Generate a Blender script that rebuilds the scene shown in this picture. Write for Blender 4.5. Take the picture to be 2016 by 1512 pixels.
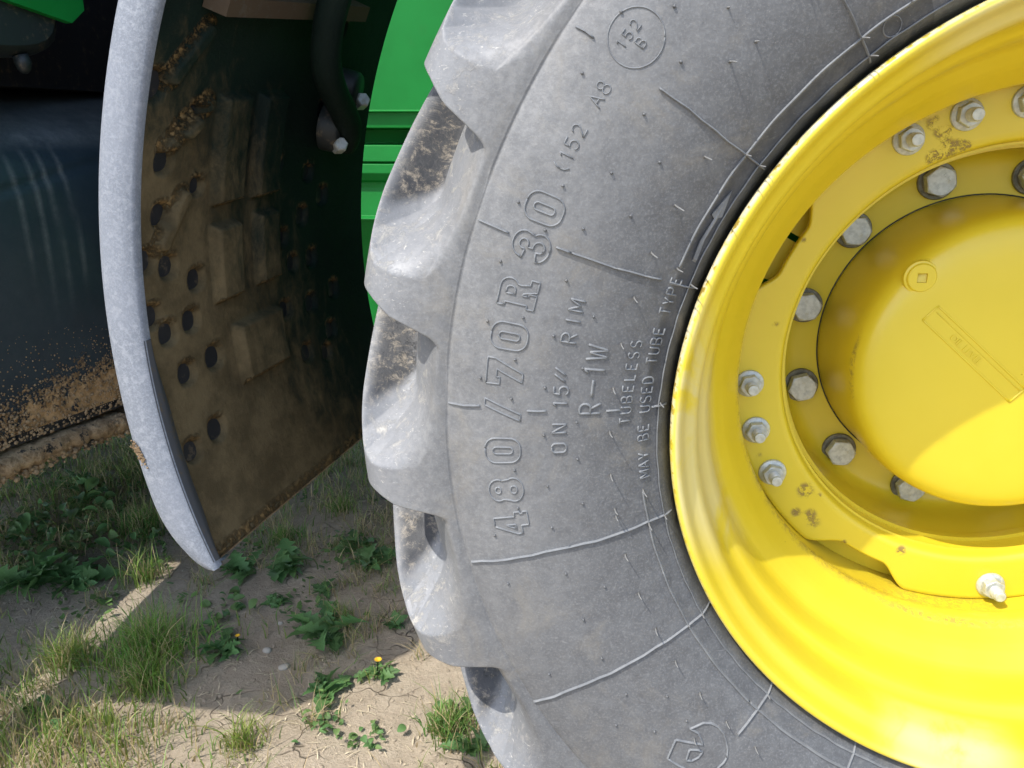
import bpy, bmesh, math, random
import numpy as np
from mathutils import Vector, Matrix

for o in list(bpy.data.objects): bpy.data.objects.remove(o)
S = bpy.context.scene
COL = S.collection
R_ = math.radians
H = 0.69                       # height of the wheel centre above the ground
rng = np.random.default_rng(7)
random.seed(7)

# ------------------------------------------------------------------ camera
yaw, pitch = R_(6.3527), R_(18.1916)
fw = Vector((-math.sin(yaw)*math.cos(pitch), math.cos(yaw)*math.cos(pitch), -math.sin(pitch)))
rt = fw.cross(Vector((0, 0, 1))).normalized()
up = rt.cross(fw)
cd = bpy.data.cameras.new('camera'); cam = bpy.data.objects.new('camera', cd); COL.objects.link(cam)
m = Matrix((rt, up, -fw)).transposed().to_4x4()
m.translation = Vector((-0.4785, -0.7276, 0.272 + H))
cam.matrix_world = m
cd.sensor_width = 36.0; cd.lens = 1571.99/2016*36.0
cd.clip_start = 0.02; cd.clip_end = 1500
S.camera = cam

# ------------------------------------------------------------------ light
sun_dir = Vector((-0.398, -0.418, 0.817)).normalized()      # towards the sun
W = bpy.data.worlds.new('World'); S.world = W; W.use_nodes = True
nt = W.node_tree
bg = nt.nodes['Background']
sky = nt.nodes.new('ShaderNodeTexSky'); sky.sky_type = 'NISHITA'; sky.sun_disc = False
sky.sun_elevation = math.asin(sun_dir.z)
sky.sun_rotation = math.atan2(sun_dir.x, sun_dir.y)
sky.air_density = 1.0; sky.dust_density = 1.6; sky.ozone_density = 0.8
nt.links.new(sky.outputs[0], bg.inputs[0]); bg.inputs[1].default_value = 0.15
sl = bpy.data.lights.new('sun', 'SUN'); so = bpy.data.objects.new('sun', sl); COL.objects.link(so)
sl.energy = 2.0; sl.angle = R_(0.5); sl.color = (1.0, 0.955, 0.88)
so.rotation_euler = sun_dir.to_track_quat('Z', 'Y').to_euler(); so.location = (-4, -4, 8)
S.view_settings.view_transform = 'Standard'; S.view_settings.look = 'None'
S.view_settings.gamma = 1; S.view_settings.use_curve_mapping = False
S.view_settings.exposure = 1.32
S.render.engine = 'CYCLES'
S.cycles.max_bounces = 8; S.cycles.diffuse_bounces = 4
S.cycles.caustics_reflective = False; S.cycles.caustics_refractive = False

# ------------------------------------------------------------------ materials
class NT:
    def __init__(s, name):
        s.m = bpy.data.materials.new(name); s.m.use_nodes = True
        s.t = s.m.node_tree; s.p = s.t.nodes['Principled BSDF']
        s.co = s.t.nodes.new('ShaderNodeTexCoord').outputs['Object']
    def n(s, ty, **kw):
        n = s.t.nodes.new(ty)
        for k, v in kw.items(): setattr(n, k, v)
        return n
    def put(s, sock, v):
        if hasattr(v, 'is_output') or isinstance(v, bpy.types.NodeSocket): s.t.links.new(v, sock)
        else: sock.default_value = v
    def vec(s, scale=(1, 1, 1), rot=(0, 0, 0)):
        n = s.n('ShaderNodeMapping'); s.put(n.inputs[0], s.co)
        n.inputs['Scale'].default_value = scale; n.inputs['Rotation'].default_value = rot
        return n.outputs[0]
    def noise(s, scale, detail=5, rough=.6, vec=None, dist=0.0):
        n = s.n('ShaderNodeTexNoise'); s.put(n.inputs['Vector'], vec or s.co)
        n.inputs['Scale'].default_value = scale; n.inputs['Detail'].default_value = detail
        n.inputs['Roughness'].default_value = rough; n.inputs['Distortion'].default_value = dist
        return n.outputs[0]
    def vor(s, scale, feature='F1', vec=None, out=0, rand=1.0):
        n = s.n('ShaderNodeTexVoronoi', feature=feature); s.put(n.inputs['Vector'], vec or s.co)
        n.inputs['Scale'].default_value = scale; n.inputs['Randomness'].default_value = rand
        return n.outputs[out]
    def ramp(s, v, a, b, c0=0.0, c1=1.0):
        n = s.n('ShaderNodeMapRange'); n.interpolation_type = 'SMOOTHSTEP'
        s.put(n.inputs[0], v)
        n.inputs[1].default_value = a; n.inputs[2].default_value = b
        n.inputs[3].default_value = c0; n.inputs[4].default_value = c1
        return n.outputs[0]
    def math(s, op, a, b=0.0, c=None, clamp=False):
        n = s.n('ShaderNodeMath', operation=op, use_clamp=clamp)
        s.put(n.inputs[0], a); s.put(n.inputs[1], b)
        if c is not None: s.put(n.inputs[2], c)
        return n.outputs[0]
    def mix(s, f, a, b):
        n = s.n('ShaderNodeMix', data_type='RGBA')
        s.put(n.inputs[0], f)
        s.put(n.inputs[6], a if not isinstance(a, tuple) else (*a, 1)); s.put(n.inputs[7], b if not isinstance(b, tuple) else (*b, 1))
        return n.outputs[2]
    def attr(s, name):
        return s.n('ShaderNodeAttribute', attribute_name=name).outputs['Fac']
    def attrc(s, name):
        return s.n('ShaderNodeAttribute', attribute_name=name).outputs['Color']
    def xyz(s):
        n = s.n('ShaderNodeSeparateXYZ'); s.put(n.inputs[0], s.co); return n.outputs
    def bump(s, h, strength=.3, dist=.001, prev=None):
        n = s.n('ShaderNodeBump'); n.inputs['Strength'].default_value = strength
        n.inputs['Distance'].default_value = dist; s.put(n.inputs['Height'], h)
        if prev is not None: s.put(n.inputs['Normal'], prev)
        return n.outputs[0]
    def out(s, col=None, rough=None, bump=None, **kw):
        if col is not None: s.put(s.p.inputs['Base Color'], col if not isinstance(col, tuple) else (*col, 1))
        if rough is not None: s.put(s.p.inputs['Roughness'], rough)
        if bump is not None: s.put(s.p.inputs['Normal'], bump)
        for k, v in kw.items():
            s.put(s.p.inputs[k.replace('_', ' ')], v)
        return s.m

def mat_rubber():
    n = NT('tyre_rubber')
    big = n.noise(7, 4, .6); fine = n.noise(420, 3, .7); mid = n.noise(60, 6, .7)
    c = n.mix(n.ramp(mid, .25, .80), (.077, .079, .083), (.120, .124, .128))
    c = n.mix(n.math('MULTIPLY', n.ramp(fine, .45, .75), .5), c, (.22, .225, .228))
    plm = n.math('MULTIPLY', n.attr('pale_amt'), n.ramp(n.noise(16, 8, .75), .30, .62, .45, 1.0))
    c = n.mix(n.math('MULTIPLY', plm, .62), c, n.mix(n.ramp(n.noise(150, 4, .7), .4, .6), (.205, .207, .207), (.262, .262, .257)))
    c = n.mix(n.math('MULTIPLY', n.attr('bead_shade'), n.ramp(mid, .3, .7, .9, .65)), c, (.030, .033, .038))  # shade on the upper bead band painted in as near-black
    # brownish dust film in clouds
    c = n.mix(n.math('MULTIPLY', n.ramp(n.noise(11, 7, .72, dist=1.0), .50, .72), .34), c, (.235, .21, .165))
    # fine pale dust flecks
    fl = n.ramp(n.vor(330), .15, .04)
    flm = n.ramp(n.noise(14, 3), .45, .62)
    c = n.mix(n.math('MULTIPLY', n.math('MULTIPLY', fl, flm), .45), c, (.38, .36, .32))
    # fine scuffs
    sc = n.ramp(n.noise(30, 8, .8, vec=n.vec((1, 1, 6), (0, .7, 0)), dist=2.2), .61, .68)
    c = n.mix(n.math('MULTIPLY', sc, .25), c, (.34, .34, .33))
    # dried mud rubbed onto the lugs
    lug = n.attr('lug'); wear = n.attr('wear')
    c = n.mix(n.math('MULTIPLY', lug, .35), c, (.25, .263, .285))
    mud = n.ramp(n.noise(46, 10, .82, dist=.5), .50, .66)
    mudm = n.math('MULTIPLY', mud, n.math('MULTIPLY', lug, n.ramp(n.noise(8, 3), .30, .55)))
    c = n.mix(n.math('MULTIPLY', mudm, .8), c, (.46, .43, .37))
    fleck = n.ramp(n.noise(120, 7, .75, vec=n.vec((1, .6, 2.2), (0, .5, 0)), dist=1.2), .60, .64)
    c = n.mix(n.math('MULTIPLY', n.math('MULTIPLY', fleck, n.ramp(lug, 0.0, .7, .12, .9)), .75), c, (.50, .48, .43))
    # rubber rubbed black on the flanks, with old mud caught on it
    cw = n.mix(n.ramp(n.noise(75, 10, .84, dist=.4), .49, .64), (.018, .020, .024), (.24, .205, .155))
    c = n.mix(n.math('MULTIPLY', wear, .93), c, cw)
    b = n.bump(fine, .35, .0006); b = n.bump(mid, .5, .0012, b); b = n.bump(n.noise(22, 3), .35, .003, b)
    b = n.bump(mudm, .5, .0012, b)
    return n.out(c, n.ramp(big, .3, .7, .50, .60), b, Specular_IOR_Level=.55)

def mat_letter():
    n = NT('raised_rubber')
    mid = n.noise(60, 6, .7); fine = n.noise(420, 3, .7)
    c = n.mix(n.ramp(mid, .33, .7), (.135, .142, .150), (.20, .207, .212))
    return n.out(c, .66, n.bump(fine, .3, .0005), Specular_IOR_Level=.35)

def mat_spew():
    n = NT('spew_rubber'); return n.out((.17, .17, .165), .6)

def mat_yellow(name='yellow_paint', chips=0.0, wash=0.0):
    n = NT(name)
    c = n.mix(n.ramp(n.noise(5, 4), .3, .7), (.63, .492, .020), (.67, .525, .030))
    # paler patches on parts of the flange
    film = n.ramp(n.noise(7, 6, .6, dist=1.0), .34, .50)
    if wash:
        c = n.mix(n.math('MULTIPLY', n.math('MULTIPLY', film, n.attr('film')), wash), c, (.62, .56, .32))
    # rub marks and grime specks
    sp = n.ramp(n.vor(120), .10, .045)
    sm = n.ramp(n.noise(9, 4, .7), .62, .70)
    c = n.mix(n.math('MULTIPLY', n.math('MULTIPLY', sp, sm), .7), c, (.10, .065, .025))
    gr = n.ramp(n.noise(42, 9, .82, dist=2.0), .655, .70)
    gm = n.ramp(n.noise(5.5, 2, .5), .52, .66)
    c = n.mix(n.math('MULTIPLY', n.math('MULTIPLY', gr, gm), .5), c, (.16, .10, .03))
    ch = n.attr('chip')
    cn = n.ramp(n.noise(70, 6, .7), .30, .56)
    chm = n.math('MULTIPLY', ch, cn)
    c = n.mix(chm, c, n.mix(n.ramp(n.noise(90, 4), .55, .62), (.74, .70, .60), (.16, .085, .05)))
    mu = n.attr('mud')
    mn = n.ramp(n.noise(130, 10, .82, dist=.6), .485, .54)
    mn = n.math('MULTIPLY', mn, n.ramp(mu, .05, .6))
    c = n.mix(n.math('MULTIPLY', mn, .85), c, (.20, .125, .05))
    b = n.bump(n.noise(700, 2), .06, .0003); b = n.bump(n.noise(18, 3), .12, .002, b)
    b = n.bump(mn, .5, .001, b)
    r = n.math('ADD', n.ramp(n.noise(9, 5), .3, .7, .34, .50), n.math('MULTIPLY', mn, .4), clamp=True)
    return n.out(c, r, b, Coat_Weight=.25, Coat_Roughness=.28, Specular_IOR_Level=.5)

def mat_zinc():
    n = NT('zinc_steel')
    c = n.mix(n.ramp(n.noise(160, 5), .35, .65), (.42, .44, .41), (.56, .58, .55))
    c = n.mix(n.math('MULTIPLY', n.ramp(n.noise(70, 6, .7), .55, .65), .5), c, (.40, .36, .20))
    return n.out(c, n.ramp(n.noise(90), .3, .7, .38, .58), n.bump(n.noise(500, 3), .25, .0004), Metallic=.35)
def mat_washer():
    n = NT('dull_washer_steel')
    c = n.mix(n.ramp(n.noise(90, 5), .35, .65), (.13, .125, .095), (.25, .24, .19))
    return n.out(c, .5, n.bump(n.noise(500, 3), .3, .0004), Metallic=.55)

def mat_guard_in():
    n = NT('muddy_mudguard_plastic')
    base = n.mix(n.ramp(n.noise(6, 3), .4, .6), (.005, .011, .0085), (.007, .015, .011))
    tn = n.attr('mud')
    st = n.noise(26, 9, .74, vec=n.vec((1.5, 1.5, .8), (0, 0, 0)), dist=.4)
    amt = n.math('ADD', n.math('MULTIPLY', tn, .62), n.math('MULTIPLY', st, .75))
    f = n.ramp(amt, .50, .86)
    mc = n.mix(n.ramp(n.noise(20, 7, .7), .35, .65), (.085, .063, .032), (.150, .112, .058))
    c = n.mix(n.math('MULTIPLY', f, .93), base, mc)
    cr = n.attr('crumb')
    cn = n.ramp(n.noise(130, 8, .8), .44, .56)
    cf = n.math('MULTIPLY', cn, n.ramp(cr, .1, .7))
    c = n.mix(n.math('MULTIPLY', cf, .9), c, (.23, .145, .058))
    dk = n.attr('hole')
    c = n.mix(n.math('MULTIPLY', dk, n.ramp(n.noise(50, 6, .7), .3, .7, .35, .75)), c, (.018, .018, .018))
    b = n.bump(st, .45, .004); b = n.bump(n.noise(160, 6, .8), .55, .002, b); b = n.bump(cf, .9, .004, b)
    return n.out(c, n.ramp(f, 0, 1, .62, .9), b, Specular_IOR_Level=.12)
def mat_guard_edge():
    n = NT('grained_grey_plastic')
    g = n.noise(420, 5, .75, dist=.5); g2 = n.noise(110, 6, .7)
    c = n.mix(n.ramp(g, .42, .66), (.165, .184, .215), (.245, .265, .30))
    c = n.mix(n.math('MULTIPLY', n.ramp(g2, .5, .62), .35), c, (.36, .38, .41))
    c = n.mix(n.math('MULTIPLY', n.ramp(n.noise(9, 5), .42, .62), .35), c, (.22, .24, .28))
    return n.out(c, .55, n.bump(g, .5, .001))
def mat_black(name='black_plastic', c0=(.012, .013, .015), r=.45):
    n = NT(name)
    c = n.mix(n.ramp(n.noise(60, 8, .75), .54, .64), c0, (.07, .055, .035))
    return n.out(c, r, n.bump(n.noise(200, 4), .3, .001))
def mat_tank():
    n = NT('dark_glossy_tank_plastic')
    c = n.mix(n.ramp(n.noise(4, 3), .4, .6), (.008, .018, .027), (.013, .028, .038))
    pale_amt = n.ramp(n.noise(150, 8, .85), .60, .68)
    c = n.mix(n.math('MULTIPLY', pale_amt, .3), c, (.12, .13, .12))  # fine dust specks
    c = n.mix(n.math('MULTIPLY', n.attr('film'), n.ramp(n.noise(30, 8, .8), .3, .75, .2, .65)), c, (.20, .215, .205))
    # water runs
    # mud spatter towards the bottom edge
    mud = n.attr('mud')
    v = n.math('ADD', n.math('MULTIPLY', n.noise(95, 10, .78, dist=.3), .62), n.math('MULTIPLY', n.noise(24, 6, .7), .38))
    f = n.ramp(n.math('ADD', n.math('MULTIPLY', mud, .30), v), .69, .73)
    mc = n.mix(n.ramp(n.noise(60, 6, .7), .35, .65), (.30, .18, .075), (.50, .33, .17))
    c = n.mix(f, c, mc)
    b = n.bump(f, .9, .004); b = n.bump(n.noise(200, 5, .7), .25, .001, b)
    return n.out(c, n.ramp(f, 0, 1, .33, .9), b)
def mat_mudcake():
    n = NT('dried_mud')
    v = n.noise(60, 9, .75)
    c = n.mix(n.ramp(v, .35, .65), (.20, .13, .065), (.46, .33, .19))
    c = n.mix(n.ramp(n.noise(30, 7, .7), .56, .62), c, (.03, .028, .025))
    return n.out(c, .92, n.bump(v, 1.0, .008))
def mat_green():
    n = NT('green_paint')
    c = n.mix(n.ramp(n.noise(9, 4), .35, .65), (.004, .175, .024), (.006, .205, .031))
    c = n.mix(n.math('MULTIPLY', n.ramp(n.noise(40, 7, .8, vec=n.vec((1, 1, .4))), .55, .68), .2), c, (.04, .14, .035))
    return n.out(c, .5, n.bump(n.noise(12, 2), .1, .003), Specular_IOR_Level=.25)
def mat_soil():
    n = NT('dry_soil')
    a = n.noise(2.2, 6, .6); b_ = n.noise(24, 8, .72); f = n.noise(180, 6, .8)
    c = n.mix(n.ramp(a, .35, .65), (.45, .372, .275), (.55, .462, .35))
    c = n.mix(n.ramp(b_, .35, .7), n.mix(.5, c, (.32, .255, .185)), c)
    c = n.mix(n.math('MULTIPLY', n.ramp(f, .5, .7), .4), c, (.38, .32, .24))
    wv = n.n('ShaderNodeVectorMath', operation='ADD')
    nn = n.n('ShaderNodeTexNoise'); nn.inputs['Scale'].default_value = 14; n.put(nn.inputs['Vector'], n.co)
    sc = n.n('ShaderNodeVectorMath', operation='SCALE'); n.put(sc.inputs[0], nn.outputs['Color']); sc.inputs['Scale'].default_value = .10
    n.put(wv.inputs[0], n.co); n.put(wv.inputs[1], sc.outputs[0])
    cr = n.ramp(n.vor(13, 'DISTANCE_TO_EDGE', vec=wv.outputs[0]), .0, .022, 1, 0)
    crm = n.math('MULTIPLY', cr, n.ramp(n.noise(5, 3), .46, .60))
    c = n.mix(n.math('MULTIPLY', crm, .55), c, (.06, .045, .03))
    pale = n.ramp(n.noise(70, 6, .8, dist=1), .60, .66)
    c = n.mix(n.math('MULTIPLY', pale, .35), c, (.45, .39, .30))
    b = n.bump(b_, .8, .015); b = n.bump(f, .7, .004, b); b = n.bump(n.math('SUBTRACT', 1.0, crm), .9, .008, b)
    return n.out(c, .93, b, Specular_IOR_Level=.2)
def mat_leaf(name, c0, c1, rough=.5):
    n = NT(name)
    rn = n.n('ShaderNodeObjectInfo').outputs['Random']
    at = n.attrc('tint')
    c = n.mix(n.ramp(n.noise(60, 4), .3, .7), c0, c1)
    mu = n.n('ShaderNodeMix', data_type='RGBA', blend_type='MULTIPLY'); mu.inputs[0].default_value = 1
    n.put(mu.inputs[6], c); n.put(mu.inputs[7], at)
    c = mu.outputs[2]
    n.out(c, rough, n.bump(n.noise(300, 3), .3, .001), Specular_IOR_Level=.4)
    tr = n.n('ShaderNodeBsdfTranslucent'); n.put(tr.inputs[0], c)
    ms = n.n('ShaderNodeMixShader'); ms.inputs[0].default_value = .38
    n.put(ms.inputs[1], n.p.outputs[0]); n.put(ms.inputs[2], tr.outputs[0])
    out = [x for x in n.t.nodes if x.type == 'OUTPUT_MATERIAL'][0]
    n.t.links.new(ms.outputs[0], out.inputs[0])
    return n.m
def flat(name, c, r=.7, **k):
    n = NT(name)
    cc = n.mix(n.ramp(n.noise(80, 5), .35, .65), tuple(x*.8 for x in c), c)
    return n.out(cc, r, n.bump(n.noise(150, 4), .3, .001), **k)

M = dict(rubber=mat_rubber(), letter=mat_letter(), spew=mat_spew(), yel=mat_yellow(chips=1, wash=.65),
         zinc=mat_zinc(), washer=mat_washer(), gin=mat_guard_in(), gedge=mat_guard_edge(), black=mat_black(),
         chassis=mat_black('oily_dark_castings', (.010, .014, .014), .55), tank=mat_tank(), cake=mat_mudcake(),
         green=mat_green(), soil=mat_soil(),
         grass=mat_leaf('grass_blades', (.155, .250, .055), (.23, .335, .085)),
         leaf=mat_leaf('weed_leaves', (.105, .20, .065), (.175, .305, .105), .5),
         straw=flat('dry_straw', (.66, .56, .38)), stone=flat('pale_stone', (.46, .42, .35), .85),
         petal=flat('yellow_petals', (.85, .48, .02)), glass=None)
M['barmud'] = mat_black('mud_smeared_bar', (.06, .038, .018), .8)
g = NT('tinted_glass'); M['glass'] = g.out((.05, .08, .07), .03, None, Transmission_Weight=.9)

# ------------------------------------------------------------------ mesh helpers
def link(name, me, parent=None, mats=(), kind=None):
    o = bpy.data.objects.new(name, me); COL.objects.link(o)
    for mm in mats: me.materials.append(mm)
    if parent is not None: o.parent = parent
    if kind: o['kind'] = kind
    return o
def smooth(me, on=True):
    me.polygons.foreach_set('use_smooth', [on]*len(me.polygons))
def mesh(name, V, F, attrs=None, sm=True):
    """V (n,3); F list of faces or (m,4) int array"""
    me = bpy.data.meshes.new(name)
    V = np.asarray(V, dtype=np.float32)
    if isinstance(F, np.ndarray):
        k = F.shape[1]
        me.vertices.add(len(V)); me.vertices.foreach_set('co', V.ravel())
        me.loops.add(F.size); me.loops.foreach_set('vertex_index', F.ravel().astype(np.int32))
        me.polygons.add(len(F)); me.polygons.foreach_set('loop_start', np.arange(0, F.size, k, dtype=np.int32))
        me.update(calc_edges=True)
    else:
        me.from_pydata([tuple(map(float, v)) for v in V], [], [tuple(f) for f in F])
    for k, a in (attrs or {}).items():
        a = np.asarray(a, dtype=np.float32)
        if a.ndim == 1:
            at = me.attributes.new(k, 'FLOAT', 'POINT'); at.data.foreach_set('value', a)
        else:
            at = me.attributes.new(k, 'FLOAT_COLOR', 'POINT'); at.data.foreach_set('color', a.ravel())
    me.validate(); smooth(me, sm)
    return me
def grid_faces(nu, nv, wrap_u=False, flip=False):
    """vertices indexed u*nv+v"""
    uu = np.arange(nu if wrap_u else nu-1); vv = np.arange(nv-1)
    U, Vv = np.meshgrid(uu, vv, indexing='ij')
    U2 = (U+1) % nu
    f = np.stack([U*nv+Vv, U2*nv+Vv, U2*nv+Vv+1, U*nv+Vv+1], -1).reshape(-1, 4)
    return f[:, ::-1].copy() if flip else f
def W3(r, th, y):
    """wheel polar (deg) -> world"""
    t = np.radians(th)
    return np.stack([r*np.cos(t), y+0*t, r*np.sin(t)+H], -1)
def sstep(x, a, b):
    t = np.clip((x-a)/(b-a), 0, 1); return t*t*(3-2*t)
def dense(pts, n, it=2):
    """smooth resample of a polyline (Chaikin corner cutting)"""
    p = np.array(pts, float)
    for _ in range(it):
        q = [p[0]]
        for a, b in zip(p[:-1], p[1:]): q += [a*.75+b*.25, a*.25+b*.75]
        q.append(p[-1]); p = np.array(q)
    d = np.r_[0, np.cumsum(np.linalg.norm(np.diff(p, axis=0), axis=1))]
    t = np.linspace(0, d[-1], n)
    return np.stack([np.interp(t, d, p[:, k]) for k in range(p.shape[1])], -1)
def revolve(name, prof, nth=360, th0=0, th1=360, attrs=None, flip=False):
    """prof (k,2): r,y"""
    wrap = abs(th1-th0-360) < 1e-6
    th = np.linspace(th0, th1, nth, endpoint=not wrap)
    T, K = np.meshgrid(th, np.arange(len(prof)), indexing='ij')
    V = W3(prof[K, 0], T, prof[K, 1]).reshape(-1, 3)
    at = {}
    for k, fn in (attrs or {}).items(): at[k] = fn(prof[K, 0], prof[K, 1], T).ravel()
    return mesh(name, V, grid_faces(len(th), len(prof), wrap, flip), at)
def tube(path, rad, n=8, cap=True):
    """path (k,3), rad scalar or (k,)"""
    P = np.array(path, float); k = len(P); rad = np.broadcast_to(rad, (k,))
    T = np.gradient(P, axis=0); T /= np.linalg.norm(T, axis=1)[:, None]+1e-12
    ref = np.array([0, -1., 0]) if abs(T[0][1]) < .9 else np.array([1., 0, 0])
    V = []
    a = ref-T[0]*(ref@T[0]); a /= np.linalg.norm(a)
    for i in range(k):
        a = a-T[i]*(a@T[i]); a /= np.linalg.norm(a); b = np.cross(T[i], a)
        for j in range(n):
            ph = 2*math.pi*j/n
            V.append(P[i]+rad[i]*(math.cos(ph)*a+math.sin(ph)*b))
    F = []
    for i in range(k-1):
        for j in range(n):
            F.append((i*n+j, i*n+(j+1) % n, (i+1)*n+(j+1) % n, (i+1)*n+j))
    if cap: F.append(tuple(range(n))[::-1]); F.append(tuple((k-1)*n+j for j in range(n)))
    return V, F
class MB:
    """collects pieces that belong to one mesh"""
    def __init__(s): s.V = []; s.F = []; s.M = []
    def add(s, V, F, mi=0):
        b = len(s.V); s.V += [tuple(v) for v in V]
        s.F += [tuple(i+b for i in f) for f in F]; s.M += [mi]*len(F)
    def box(s, lo, hi, mi=0):
        x0, y0, z0 = lo; x1, y1, z1 = hi
        s.add([(x0, y0, z0), (x1, y0, z0), (x1, y1, z0), (x0, y1, z0), (x0, y0, z1), (x1, y0, z1), (x1, y1, z1), (x0, y1, z1)],
              [(0, 3, 2, 1), (4, 5, 6, 7), (0, 1, 5, 4), (1, 2, 6, 5), (2, 3, 7, 6), (3, 0, 4, 7)], mi)
    def prism(s, poly, y0, y1, mi=0, bev=0.0, sides=True):
        """polygon in local x,z extruded from y0 (front) to y1 (back)"""
        n = len(poly)
        c = np.mean(poly, axis=0)
        V = []
        rings = [(y1, 0), (y0+bev, 0), (y0, bev)] if bev else [(y1, 0), (y0, 0)]
        for yy, b in rings:
            for p in poly:
                d = np.array(p)-c; L = np.linalg.norm(d)
                q = c+d*(L-b)/L
                V.append((q[0], yy, q[1]))
        F = []
        for k in range(len(rings)-1):
            for i in range(n):
                F.append((k*n+i, k*n+(i+1) % n, (k+1)*n+(i+1) % n, (k+1)*n+i))
        F.append(tuple((len(rings)-1)*n+i for i in range(n)))
        F.append(tuple(range(n))[::-1])
        s.add(V, F, mi)
    def build(s, name, mats, parent=None, sm=False, kind=None, recalc=True, bevel=0.0):
        me = bpy.data.meshes.new(name); me.from_pydata(s.V, [], s.F)
        for i, p in enumerate(me.polygons): p.material_index = s.M[i]; p.use_smooth = sm
        if recalc:
            bm = bmesh.new(); bm.from_mesh(me); bmesh.ops.recalc_face_normals(bm, faces=bm.faces); bm.to_mesh(me); bm.free()
        o = link(name, me, parent, mats if isinstance(mats, (list, tuple)) else [mats], kind)
        if bevel:
            b = o.modifiers.new('bevel', 'BEVEL'); b.width = bevel; b.segments = 3; b.limit_method = 'ANGLE'
            for p in me.polygons: p.use_smooth = True
        return o
def tag(o, label=None, cat=None, group=None, kind=None):
    if label: o['label'] = label
    if cat: o['category'] = cat
    if group: o['group'] = group
    if kind: o['kind'] = kind
    return o

# ------------------------------------------------------------------ ground
def vnoise(x, y, seed=0):
    r = np.random.default_rng(seed); ph = r.uniform(0, 6.28, (12, 2)); k = r.normal(0, 1, (12, 2))
    s = 0
    for i in range(12): s = s+np.sin(x*k[i, 0]*2.2+y*k[i, 1]*2.2+ph[i, 0])
    return s/12
def hgt(x, y):
    h = .018*vnoise(x*1.2, y*1.2, 3)+.010*vnoise(x*4, y*4, 4)+.004*vnoise(x*13, y*13, 5)+.0016*vnoise(x*40, y*40, 6)
    return h-.004
gx = np.r_[np.array([-600, -200, -80, -30, -12, -6]), np.linspace(-3.6, .6, 421), np.array([1.2, 2.5, 6, 12, 30, 80, 200, 600])]
gy = np.r_[np.array([-600, -200, -80, -30, -12, -6, -3, -1.5, -.8]), np.linspace(-.4, 3.2, 361), np.array([4, 6, 12, 30, 80, 200, 600])]
X, Y = np.meshgrid(gx, gy, indexing='ij')
Z = hgt(X, Y)*np.clip(1-np.abs(np.hypot(X+1, Y-1))/60, .0, 1)
gm = mesh('ground', np.stack([X, Y, Z], -1).reshape(-1, 3), grid_faces(len(gx), len(gy)))
tag(link('ground', gm, None, [M['soil']]), 'dry cracked beige soil under the tractor', kind='structure')

# ------------------------------------------------------------------ tractor root
TR = bpy.data.objects.new('tractor', None); COL.objects.link(TR); TR.location = (0, 0, 0)
tag(TR, 'green and yellow tractor seen close up at its muddy front wheel', 'tractor')

# ------------------------------------------------------------------ tyre
SW = np.array([(.392, .040), (.400, .030), (.406, .020), (.410, .012), (.414, .006), (.4185, .0015), (.423, -.0012), (.429, -.0045), (.4345, -.0080),
               (.437, -.0092), (.45, -.0155), (.464, -.021), (.49, -.0285), (.53, -.0345), (.565, -.0362), (.595, -.0345), (.610, -.0315), (.6155, -.0300), (.6175, -.0288), (.6195, -.0292)])
AB = [((.6195, -.0290), (.6200, -.0298)), ((.6280, -.0300), (.630, -.0314)), ((.6325, -.0265), (.648, -.0318)), ((.6385, -.0165), (.668, -.0302)),
      ((.6450, -.0040), (.685, -.0266)), ((.6520, .0110), (.6985, -.0200)), ((.659, .028), (.7080, -.0095)), ((.664, .045), (.7130, .005)),
      ((.668, .062), (.7155, .024)), ((.670, .082), (.718, .055)), ((.672, .110), (.721, .095)), ((.674, .150), (.724, .145)), ((.675, .190), (.725, .190))]
A_ = np.array([a for a, b in AB]); B_ = np.array([b for a, b in AB])
def resample(P, Q, n):
    t = np.linspace(0, len(P)-1, n); i = np.arange(len(P))
    from_ = lambda C: np.stack([np.interp(t, i, C[:, k]) for k in range(2)], -1)
    # Catmull-Rom on both
    def cr(C):
        out = []
        Cp = np.vstack([2*C[0]-C[1], C, 2*C[-1]-C[-2]])
        for tt in t:
            k = min(int(tt), len(C)-2); u = tt-k
            p0, p1, p2, p3 = Cp[k], Cp[k+1], Cp[k+2], Cp[k+3]
            out.append(.5*((2*p1)+(-p0+p2)*u+(2*p0-5*p1+4*p2-p3)*u*u+(-p0+3*p1-3*p2+p3)*u**3))
        return np.array(out)
    return cr(P), cr(Q)
swd, _ = resample(SW, SW, 110)
Ad, Bd = resample(A_, B_, 250)
def sw_y(r): return np.interp(r, swd[:, 0], swd[:, 1])
PER = 360/22.0
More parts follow.
